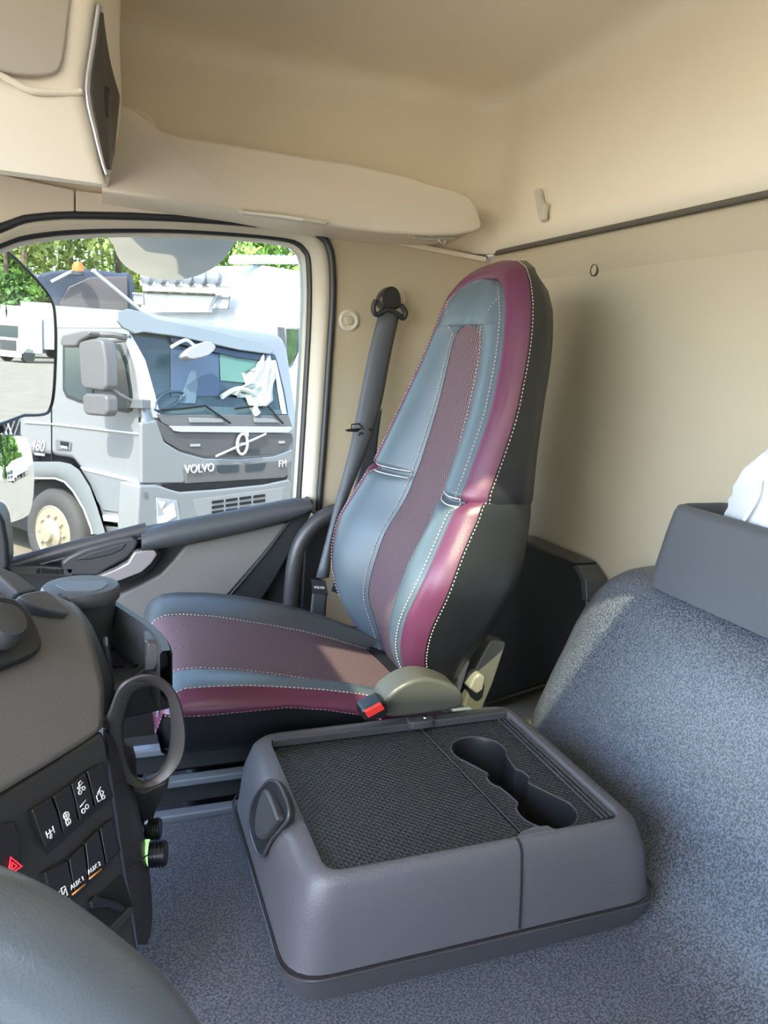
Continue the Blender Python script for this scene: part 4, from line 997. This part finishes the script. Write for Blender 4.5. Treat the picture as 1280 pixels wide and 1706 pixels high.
obj('top_bar', Tube([S([(140, 556)], .38)[0], S([(190, 558)], .2)[0], S([(216, 563)], .04)[0]], .03, 8), mir, mg)
# front: windscreen plane leaning back
nW = (-tv*.968+tw*.25).normalized(); pW = T3(0, .02, 1.86)
def Wd(pix, d=0): return [onp(x, y, pW+nW*d, nW) for x, y in pix]
def wq(nm, pix, d, m, th=.03, bev=.004, par=tk, **k): return obj(nm, Prism(Wd(pix, d), -nW*th), m, par, bevel=bev, **k)
ws = wq('windscreen', [(214, 536), (245, 545), (300, 560), (360, 573), (420, 586), (458, 590), (462, 600), (474, 650), (481, 691), (400, 693), (330, 691), (262, 690), (240, 630)], .015, mat('dark cab interior', (.03, .05, .062), .25, var=.3, vscale=2.2), bev=.004)
wq('sun_visor', [(196, 519), (215, 514), (240, 520), (262, 531), (350, 549), (440, 571), (458, 582), (452, 590), (400, 583), (300, 561), (240, 553), (226, 556), (205, 545), (196, 534)], .10, mat('smoked visor', (.20, .22, .23), .2, coat=.5), th=.03, bev=.01)
wq('visor_shade', [(285, 545), (350, 557), (448, 580), (455, 588), (448, 602), (400, 596), (320, 578), (286, 570)], .05, mat('navy visor strip', (.030, .042, .075), .25), th=.02)
wq('interior_backdrop', [(285, 582), (365, 590), (366, 660), (285, 660)], .024, mat('blue cab bulkhead', (.055, .085, .14), .5), th=.004, par=ws)
wq('interior_window', [(366, 584), (430, 592), (434, 640), (368, 634)], .026, mat('green window seen through cab', (.10, .21, .17), .4), th=.004, par=ws)
wq('seat_silhouette', [(295, 672), (308, 645), (318, 618), (326, 618), (330, 640), (326, 672)], .028, mat('blue cab seat', (.10, .15, .19), .5), th=.004, par=ws, bev=.002)
obj('steering_wheel', Tube(smooth_path(Wd([(258, 682), (266, 662), (286, 652), (306, 655), (300, 668), (276, 682)], .035), 4, True), .012, 6, closed=True), mat('navy wheel', (.03, .05, .08), .4), ws)
wq('dash_top', [(262, 682), (330, 676), (476, 683), (481, 690), (400, 692), (262, 689)], .03, mat('teal dashboard', (.06, .10, .11), .5), th=.004, par=ws)
wq('side_strip', [(472, 655), (478, 690), (470, 690), (455, 600), (460, 600)], .03, truck_w, th=.01, par=ws)
obj('pillar', Prism(Wd([(211, 558), (219, 556), (243, 600), (260, 660), (269, 696), (258, 696), (240, 650), (226, 600)], .03), -nW*.05), truck_w, tk, bevel=.01)
wa = obj('mirror_stalk', Tube(smooth_path(Wd([(286, 578), (300, 570), (312, 567), (326, 578)], .25), 3), .018, 8), truck_w, tk)
obj('front_mirror', Prism(smooth_path(Wd([(311, 588), (322, 577), (345, 568), (357, 573), (360, 580), (348, 592), (324, 598), (313, 595)], .30), 2, True), -nW*.12), mat('pale grey mirror back', (.30, .29, .28), .4), tk, bevel=.03)
# white film behind the glass
cl = bmesh.new(); rnd = random.Random(4)
cpx = [[(430, 600), (437, 592), (446, 596), (452, 604)], [(420, 615), (434, 612), (448, 612), (456, 625)], [(405, 622), (425, 632), (446, 634), (455, 640)], [(410, 640), (425, 645), (440, 650), (454, 652)], [(372, 655), (400, 650), (425, 662), (450, 668)], [(370, 660), (404, 660), (420, 676), (440, 680)]]
rows = []
for r_ in cpx:
    rr2 = resample([q for q in Wd(r_, .04)], 12); rows.append([p+nW*rnd.uniform(-.02, .05)+tw*rnd.uniform(-.03, .03) for p in rr2])
cl = thing('white_film', 'crumpled white plastic film behind the windscreen of the silver truck', 'plastic film', rows[3][5]-V(0, 0, .4))
obj('film_sheet', Loft(rows, closed=False), mat('white film', (.5, .54, .5), .5), cl, solid=.004)
obj('film_tail', Tube(smooth_path(Wd([(370, 661), (385, 652), (402, 648), (425, 656)], .06), 4), .03, 8), MATS['white film'], cl)
obj('film_tail', Tube(smooth_path(Wd([(421, 664), (424, 682), (428, 690)], .05), 4), .05, 8), MATS['white film'], cl)
for a in ([(268, 683), (300, 681), (342, 676), (362, 690), (384, 705)], [(392, 681), (420, 677), (446, 676), (458, 690), (472, 706)]):
    obj('wiper', Tube(Wd(a, .07), .012, 6), gap, tk)
fq('cowl_panel', [(262, 690), (330, 691), (481, 692), (487, 710), (285, 711), (270, 704)], .02, mat('cowl grey', (.13, .13, .135), .5), bev=.004)
for q in ([(317, 696), (372, 698), (372, 704), (318, 704)], [(425, 696), (458, 698), (466, 704), (426, 704)]): fq('cowl_step', q, .05, mat('step grey', (.26, .26, .26), .4))
fq('silver_strip', [(283, 710), (486, 711), (488, 715), (480, 721), (400, 721), (300, 720), (290, 718)], .06, mat('bright strip', (.45, .47, .52), .3, coat=.4), bev=.008)
fq('iron_panel', [(262, 700), (283, 712), (292, 720), (487, 722), (489, 735), (480, 748), (455, 757), (400, 761), (340, 761), (300, 750), (275, 735), (266, 715)], .035, mat('logo panel grey', (.085, .082, .085), .4), bev=.01)
fq('nose_bar', [(236, 704), (262, 700), (275, 736), (300, 752), (340, 763), (400, 764), (455, 760), (488, 748), (489, 768), (478, 775), (312, 782), (308, 806), (236, 806)], .03, paint, th=.06, bev=.02)
fq('lower_grille_panel', [(310, 781), (478, 766), (480, 792), (474, 796), (310, 806)], .055, mat('badge panel grey', (.11, .108, .108), .45), bev=.01)
for q in ([(362, 776), (398, 774), (398, 786), (368, 788), (363, 785)], [(410, 774), (444, 771), (438, 784), (410, 786)], [(380, 756), (400, 750), (400, 755)], [(410, 750), (434, 749), (432, 754), (408, 755)]):
    v_ = fq('grille_vent', q, .062, mat('vent blue black', (.03, .038, .045), .5), bev=0)
fq('bumper_gap', [(273, 808), (300, 806), (480, 790), (478, 798), (440, 806), (360, 814), (300, 818), (280, 815)], .05, gap, bev=0)
fq('bumper', [(232, 808), (262, 808), (300, 819), (360, 815), (440, 807), (482, 798), (492, 810), (492, 900), (232, 960), (228, 880)], .06, mat('bumper grey', (.20, .205, .21), .42, coat=.2), th=.3, bev=.03)
hl = fq('headlamp', [(261, 829), (296, 834), (304, 880), (300, 900), (264, 900)], .07, mat('headlamp grey', (.3, .31, .32), .2), bev=.01)
for q in ([(264, 834), (276, 836), (270, 848)], [(272, 850), (290, 838), (294, 860), (280, 868)], [(264, 862), (276, 858), (284, 880), (266, 884)]): fq('lamp_lens', q, .08, mat('lamp lens', (.75, .75, .72), .15), par=hl, bev=.002)
fq('tow_cover', [(240, 820), (246, 820), (246, 828), (240, 828)], .07, paint_d, bev=.001)
gl_ = fq('grille', [(322, 833), (474, 812), (470, 835), (400, 850), (330, 862), (325, 850)], .065, mat('grille grey', (.24, .24, .245), .4), bev=.004)
for r_ in range(3):
    for c_ in range(4):
        x0 = 354+23*c_; y0 = 835+8.5*r_-3.1*c_
        fq('grille_slot', [(x0, y0), (x0+19, y0-2.6), (x0+19, y0+1.6), (x0, y0+4.4)], .074, gap, th=.02, bev=0, par=gl_)
# badge
lg = Ff([(404, 740)], .075)[0]
obj('badge_ring', Tube([lg+tu*math.cos(a)*.085+tw*math.sin(a)*.115 for a in [2*math.pi*k/24 for k in range(24)]], .016, 8, closed=True), truck_w, tk)
obj('badge_bar', Tube([Ff([(360, 760)], .06)[0], Ff([(443, 723)], .06)[0]], .013, 6), truck_w, tk)
obj('badge_arrow', Prism([lg+tu*.04+tw*.13, lg+tu*.10+tw*.14, lg+tu*.10+tw*.08], tv*.02), truck_w, tk)
text('badge_text', 'VOLVO', lg-tv*.0, tu, tw, .045, truck_w, tk, depth=.006)
text('front_lettering', 'VOLVO', Ff([(333, 781)], .065)[0], tu, tw, .13, truck_w, tk, depth=.006)
text('front_lettering', 'FM', Ff([(471, 773)], .065)[0], tu, tw, .12, truck_w, tk, depth=.006)
for x0, x1, y_ in ((318, 334, 742), (465, 475, 737)):
    fq('side_badge', [(x0, y_-2), (x1, y_-2.4), (x1, y_+1.6), (x0, y_+2)], .045, silver, th=.02, bev=.001)
obj('antenna', Tube([T3(.4, .5, 2.9), onp(154, 450, T3(.4, .5, 2.9), -tv)], .018, 8), truck_w, tk)
obj('antenna_base', Lathe([(.05, -.06), (.04, .05), (0, .06)], T3(.4, .5, 2.93), tw, 12), truck_w, tk)
# rack behind the cab
rk = obj('cab_back_rack', Prism(S([(-60, 560), (38, 560), (40, 770), (-60, 768)], -.05), tu*.1), mat('rack black', (.02, .022, .028), .6), tk)
bm = bmesh.new()
for k in range(-6, 2):
    for sgn in (1, -1):
        a = S([(k*8, 690 if sgn > 0 else 770)], -.03)[0]; b2 = S([(k*8+28, 770 if sgn > 0 else 690)], -.03)[0]
        tube(bm, [a, b2], .01, 4)
obj('mesh_infill', bm, mat('rack wire', (.25, .27, .3), .4), rk)

# ---- white high-roof truck behind
def onray(px, py, D): d = dirxy(px, py)*D; return V(d.x, d.y, GZ)
q0 = onray(392, 560, 12.2); aL = dirxy(213, 560)
bq = q0.dot(aL); dsc = max(0, bq*bq-(q0.xy.length_squared-2.5**2)) if True else 0
bq = q0.x*aL.x+q0.y*aL.y; dsc = bq*bq-(q0.x**2+q0.y**2-2.5**2)
e_ = aL*(bq+math.sqrt(max(dsc, 0))); e_.z = GZ
wu = (e_-q0).normalized(); wv = V(-wu.y, wu.x, 0)
if wv.dot(q0) < 0: wv = -wv                           # rearwards, away from us
def WF(pix, d=0): return [onp(x, y, q0-wv*d, -wv) for x, y in pix]
def WS(pix, d=0): return [onp(x, y, q0-wu*d, -wu) for x, y in pix]
wt = thing('white_truck', 'tall white truck behind the silver one with a row of roof lamps', 'truck', q0+wu*1.2+wv*1.5)
wz = lambda px, py: WF([(px, py)])[0].z
ztop = wz(392, 432)
def Wb(u, v, z): return q0+wu*u+wv*v+V(0, 0, z-GZ)
hgt = ztop
body = [(0, GZ+.5), (0, hgt-1.7), (.12, hgt-.9), (.35, hgt-.25), (.7, hgt), (3.2, hgt+.05), (3.2, GZ+.5)]
obj('cab_body', Prism([Wb(-.02, v_, z_) for v_, z_ in body], wu*2.5), truck_w, wt, bevel=.15, seg=4)
obj('trailer_box', Prism([Wb(.0, 3.4, GZ+1.0), Wb(.0, 3.4, hgt), Wb(.0, 9, hgt), Wb(.0, 9, GZ+1.0)], wu*2.5), truck_w, wt, bevel=.03)
wpan = mat('white panel', (.7, .7, .7), .35); lmp = mat('lamp glass grey', (.22, .24, .27), .15, coat=.5)
obj('visor_panel', Prism(WF([(242, 486), (360, 491), (350, 505), (346, 520), (240, 520)], .08), wv*.1), wpan, wt, bevel=.01)
obj('visor_edge', Tube(WF([(240, 486), (358, 491)], .12), .018, 6), mat('edge dark', (.12, .11, .08), .6), wt)
for q in ([(222, 489), (238, 490), (241, 507), (222, 506)], [(364, 494), (383, 495), (381, 513), (353, 513)]):
    f_ = obj('upper_lamp', Tube([p for p in WF(q, .10)], .022, 6, closed=True), mat('lamp bezel', (.28, .28, .3), .4), wt)
    obj('lens', Prism(WF(q, .06), wv*.03), mat('pale lens', (.6, .62, .64), .2), f_)
for x in (242, 264, 287, 310, 332, 354):
    rl = .125 if x > 300 else .115
    c = WF([(x, 462)], .28)[0]
    lmpo = obj('roof_lamp', Lathe([(0, -.03), (rl*.8, -.02), (rl, .0), (rl, .06), (rl*.6, .14), (0, .15)], c, wv, 20), lmp, wt)
    obj('lamp_bracket', Box(c+V(0, 0, -.16), (.08, .08, .1)), wpan, lmpo)
obj('lamp_shelf', Prism(WF([(232, 468), (372, 470), (372, 478), (232, 476)], .2), wv*.3), wpan, wt, bevel=.02)
wsd = obj('side_window', Prism(WS([(432, 542), (500, 546), (498, 585), (488, 610), (474, 622), (452, 620), (432, 600)], .02), wu*.02), mat('dark green glass', (.02, .035, .02), .15), wt, bevel=.004)
obj('window_pillar', Prism(WS([(464, 545), (474, 546), (478, 618), (468, 620)], .04), wu*.02), mat('grey pillar', (.13, .12, .13), .5), wsd)
obj('pane', Prism(WS([(478, 548), (497, 549), (494, 590), (480, 612)], .03), wu*.02), mat('tree seen through glass', (.05, .10, .03), .4, var=.5, vscale=6), wsd)
bm = bmesh.new()
for x in range(392, 512, 9): lathe(bm, [(.10, 0), (.09, .10), (.0, .14)], WS([(x, 437)], -.2)[0]+V(0, 0, -.02), (0, 0, 1), 10)
obj('roof_marker_lamps', bm, wpan, wt)
obj('cheek_spot', Lathe([(.12, -.1), (.14, .0), (0, .04)], WS([(424, 546)], .15)[0], -wu, 14), wpan, wt)

# ---- dark tarpaulin trailer and beacon
dt = thing('dark_trailer', 'dark navy covered trailer behind the silver truck roof on the left', 'trailer', onray(140, 500, 15))
tarp = mat('navy tarpaulin', (.045, .055, .085), .35, var=.25, vscale=.8)
cN = V(.25, -.97, 0).normalized(); pD = onray(140, 500, 14.5)
def Dp(pix, d=0): return [onp(x, y, pD+cN*d, cN) for x, y in pix]
hp = [(40, 600), (55, 470), (72, 456), (95, 451), (150, 449), (200, 455), (222, 466), (226, 600)]
obj('tarpaulin', Prism(smooth_path(Dp(hp), 3, True), -cN*5), tarp, dt, bevel=.15, seg=4)
obj('side_panel', Prism(Dp([(115, 478), (150, 462), (213, 460), (214, 530), (105, 530), (100, 505)], .06), -cN*.05), mat('brown tarpaulin', (.10, .088, .088), .45), dt, bevel=.02)
obj('support_strut', Tube(Dp([(85, 470), (112, 456), (130, 449)], .2), .03, 6), mat('strut grey', (.3, .31, .33), .4), dt)
bc = thing('orange_beacon', 'orange warning beacon on top of the dark trailer', 'beacon', Dp([(130, 452)], .3)[0])
pb_ = Dp([(130, 452)], .3)[0]
obj('dome', Lathe([(.09, 0), (.09, .08), (.06, .14), (0, .16)], pb_, (0, 0, 1), 18), mat('orange lens', (.85, .16, .02), .25), bc)
obj('foot', Lathe([(.10, -.06), (.10, .0), (.0, .0)], pb_, (0, 0, 1), 18), paint_dk, bc)

# ---- trees
def leafmat(nm, c): return mat(nm, c, .55, var=.35, vscale=.9, spec=.3)
lm1, lm2, lm3 = leafmat('birch leaves', (.34, .42, .13)), leafmat('green leaves', (.22, .38, .08)), leafmat('deep leaves', (.06, .13, .03))
bark = mat('bark', (.16, .12, .09), .9, bump=1, bscale=20)
def tree(name, label, base, h, rad, m, n, leaf, seed, cat='tree', group=None, droop=0, low=.25):
    rn = random.Random(seed); t = thing(name, label, cat, base, group)
    obj('trunk', Tube([base, base+V(.1, .1, h*.5), base+V(-.1, 0, h*.9)], [rad*.06, rad*.045, rad*.015], 8), bark, t)
    blobs = []
    for k in range(26):
        a = rn.uniform(0, 2*math.pi); zz = rn.uniform(low, .97); rr3 = rad*math.sin(math.pi*min(1, (zz-low+.12)/(1.12-low)))**.6*rn.uniform(.35, .9)
        blobs.append((base+V(rr3*math.cos(a), rr3*math.sin(a), h*zz), rad*rn.uniform(.22, .42)))
    bm = bmesh.new()
    for k in range(n):
        c, r = rn.choice(blobs); d = V(rn.gauss(0, 1), rn.gauss(0, 1), rn.gauss(0, 1)).normalized()
        p = c+d*r*rn.uniform(.6, 1.05)+V(0, 0, -droop*rn.random()**2)
        x = V(rn.gauss(0, 1), rn.gauss(0, 1), rn.gauss(0, 1)).normalized(); y = x.cross(d).normalized(); x = (x+d*.2)
        s = leaf*rn.uniform(.6, 1.3)
        vv = [bm.verts.new(p+x*s), bm.verts.new(p+y*s*.6), bm.verts.new(p-x*s), bm.verts.new(p-y*s*.6)]
        bm.faces.new(vv)
    obj('crown', bm, m, t, smooth=0, recalc=False)
    return t
def gp(px, D): d = dirxy(px, 560)*D; return V(d.x, d.y, GZ)
for px, D, h, r, m, sd_, lab in [(40, 30, 10.5, 2.9, lm1, 1, 'yellow-green birch, leftmost in the window above the mirror'),
                                (115, 40, 13, 3.9, lm1, 2, 'tall yellow-green birch above the orange beacon'),
                                (195, 33, 10, 2.7, lm1, 3, 'birch just left of the hanging kerb mirror'),
                                (400, 26, 7.4, 2.7, lm2, 4, 'bright green tree right of the kerb mirror'),
                                (475, 33, 8.8, 3.4, lm2, 5, 'bright green tree at the upper right window corner')]:
    tree('birch_tree' if m is lm1 else 'leafy_tree', lab, gp(px, D), h, r, m, 9000, .13, sd_, droop=1.2 if m is lm1 else 0)

# ---- our own mirrors
mirm = mat('mirror glass', (.92, .94, .95), .0, metal=1)
mcase = mat('mirror case grey', (.06, .062, .066), .45)
def mirror_plane(px, py, y, r):
    P_ = at(px, py, 'y', y); d = (P_-Vector(CAMP)).normalized(); r = Vector(r).normalized()
    return P_, (r-d).normalized()
def bulged(pix, P_, n, sag, k=8):
    o0 = [onp(x, y, P_, n) for x, y in pix]; o0 = smooth_path(o0, 3, True); c = sum(o0, V(0, 0, 0))/len(o0)
    Rm = max((p-c).length for p in o0); bm = bmesh.new(); rows = []
    for i in range(k):
        f = 1-i/k; rows.append([c+(p-c)*f+n*(sag*(1-((p-c).length*f/Rm)**2)) for p in o0])
    bm = Loft(rows, caps=False); cv = bm.verts.new(c+n*sag); bm.verts.ensure_lookup_table()
    last = list(bm.verts)[-1-len(o0):-1]
    for i in range(len(o0)): bm.faces.new((last[i], last[(i+1) % len(o0)], cv))
    return bm, o0
MIR_R = (.90, .43, -.012)
PM, NM = mirror_plane(45, 559, 2.13, MIR_R)
mm_ = thing('door_mirror', 'large door mirror outside the window at the left, showing parked white trucks', 'mirror', at(20, 700, 'y', 2.15))
mpix = [(-40, 408), (0, 414), (14, 420), (42, 446), (70, 476), (87, 502), (92, 530), (93, 580), (90, 650), (84, 680), (74, 690), (40, 692), (-40, 692)]
bm, o0 = bulged(mpix, PM, NM, .0)
obj('mirror_glass', bm, mirm, mm_, smooth=0)
obj('mirror_rim', Tube(o0, .004, 8, closed=True), blk_s, mm_)
obj('mirror_case', Loft([[p-NM*.006 for p in o0], [p-NM*.05 for p in o0], [(p-PM)*.7+PM-NM*.12 for p in o0]]), mcase, mm_, smooth=60)
P2m, N2m = mirror_plane(20, 790, 2.13, (.86, .42, -.02))
mw = thing('wide_angle_mirror', 'smaller convex mirror below the large door mirror', 'mirror', at(10, 870, 'y', 2.15))
bm, o1 = bulged([(-45, 722), (0, 726), (34, 728), (42, 738), (49, 770), (50, 810), (46, 848), (36, 862), (0, 874), (-45, 878)], P2m, N2m, .014)
obj('mirror_glass', bm, mirm, mw, smooth=0)
obj('mirror_rim', Tube(o1, .004, 8, closed=True), blk_s, mw)
obj('mirror_case', Loft([[p-N2m*.006 for p in o1], [p-N2m*.04 for p in o1], [(p-P2m)*.7+P2m-N2m*.09 for p in o1]]), mcase, mw, smooth=60)
obj('mirror_mount', Prism([at(x, y, 'y', 2.06) for x, y in [(-60, 400), (-8, 418), (8, 470), (12, 520), (9, 600), (3, 640), (0, 690), (10, 720), (-60, 740)]], (0, .03, 0)), mcase, mm_, bevel=.008)
P3m, N3m = mirror_plane(290, 425, 2.08, (.05, .45, -.9))
mk = thing('kerb_mirror', 'wide convex kerb mirror hanging outside over the top of the window', 'mirror', at(290, 400, 'y', 2.1))
bm, o2 = bulged([(186, 384), (189, 405), (200, 430), (225, 450), (262, 460), (300, 461), (335, 452), (365, 435), (385, 412), (393, 384), (300, 376)], P3m, N3m, .012)
obj('mirror_glass', bm, mirm, mk, smooth=0)
obj('mirror_rim', Tube(o2, .0025, 8, closed=True), mcase, mk)
obj('mirror_case', Loft([[p-N3m*.004 for p in o2], [p-N3m*.03 for p in o2], [(p-P3m)*.7+P3m-N3m*.06 for p in o2]]), mcase, mk, smooth=60)

# ---- what the mirrors show: parked box trucks and trees behind us
def refl(px, py, P_, n):
    d = Vector(ray(px, py)).normalized(); h = onp(px, py, P_, n); r = d-2*d.dot(n)*n; return h, r.normalized()
def far_truck(px, D, label, body_h, boxed):
    h, r = refl(px, 560, PM, NM); rr4_ = Vector((r.x, r.y, 0)).normalized(); p = h+rr4_*D; p.z = GZ
    fwd = (-rr4_); fwd.rotate(Matrix.Rotation(R(50), 3, 'Z')); side = V(-fwd.y, fwd.x, 0)
    t = thing('box_truck', label, 'truck', p)
    def q(a, b, z): return p+fwd*a+side*b+V(0, 0, z)
    def bx(nm, a0, a1, b0_, b1_, z0, z1, m, par=t, bev=.06): return obj(nm, Prism([q(a0, b0_, z0), q(a1, b0_, z0), q(a1, b1_, z0), q(a0, b1_, z0)], (0, 0, z1-z0)), m, par, bevel=bev)
    c = bx('cab', 0, 1.9, -1.2, 1.2, .6, body_h-.5 if boxed else body_h, truck_w, bev=.12)
    bx('windscreen', 1.85, 1.95, -1.0, 1.0, 1.7, 2.5, tg, c, .01); bx('front_grille', 1.85, 1.96, -.8, .8, .8, 1.5, paint_dk, c, .01)
    bx('bumper', 1.8, 2.0, -1.2, 1.2, .35, .75, truck_w, c, .02)
    bx('cargo_box', -8, -.2, -1.28, 1.28, 1.0, body_h+.35, mat('cargo grey white', (.55, .55, .56), .5), t, .03)
    for a in (1.2, -5): 
        for s in (-1, 1): obj('wheel', Lathe([(0, -.15), (.5, -.15), (.5, .15), (0, .15)], q(a, s*1.05, .5), side, 20), tyre, t)
far_truck(52, 60, 'white box truck reflected in the large door mirror, nearer the mirror edge', 3.9, True)
far_truck(18, 68, 'white truck with tall cab reflected in the large door mirror, at its inner edge', 3.7, False)
for i, (px, D, h_, r_, m) in enumerate([(-25, 92, 21, 6, lm3), (12, 84, 20, 5, lm3), (42, 100, 17, 5, lm2), (66, 86, 13, 4.5, lm2), (98, 94, 13, 5, lm2)]):
    h, r = refl(px, 560, PM, NM); p = h+Vector((r.x, r.y, 0)).normalized()*D; p.z = GZ
    tree('reflected_tree', ['dark tree at the inner edge of the door mirror', 'tallest dark tree in the door mirror above the tall-cab truck', 'green tree in the door mirror between the trucks', 'light green tree in the door mirror above the box truck', 'light green tree at the outer edge of the door mirror'][i], p, h_, r_, m, 7000, .30, 20+i, low=.1)
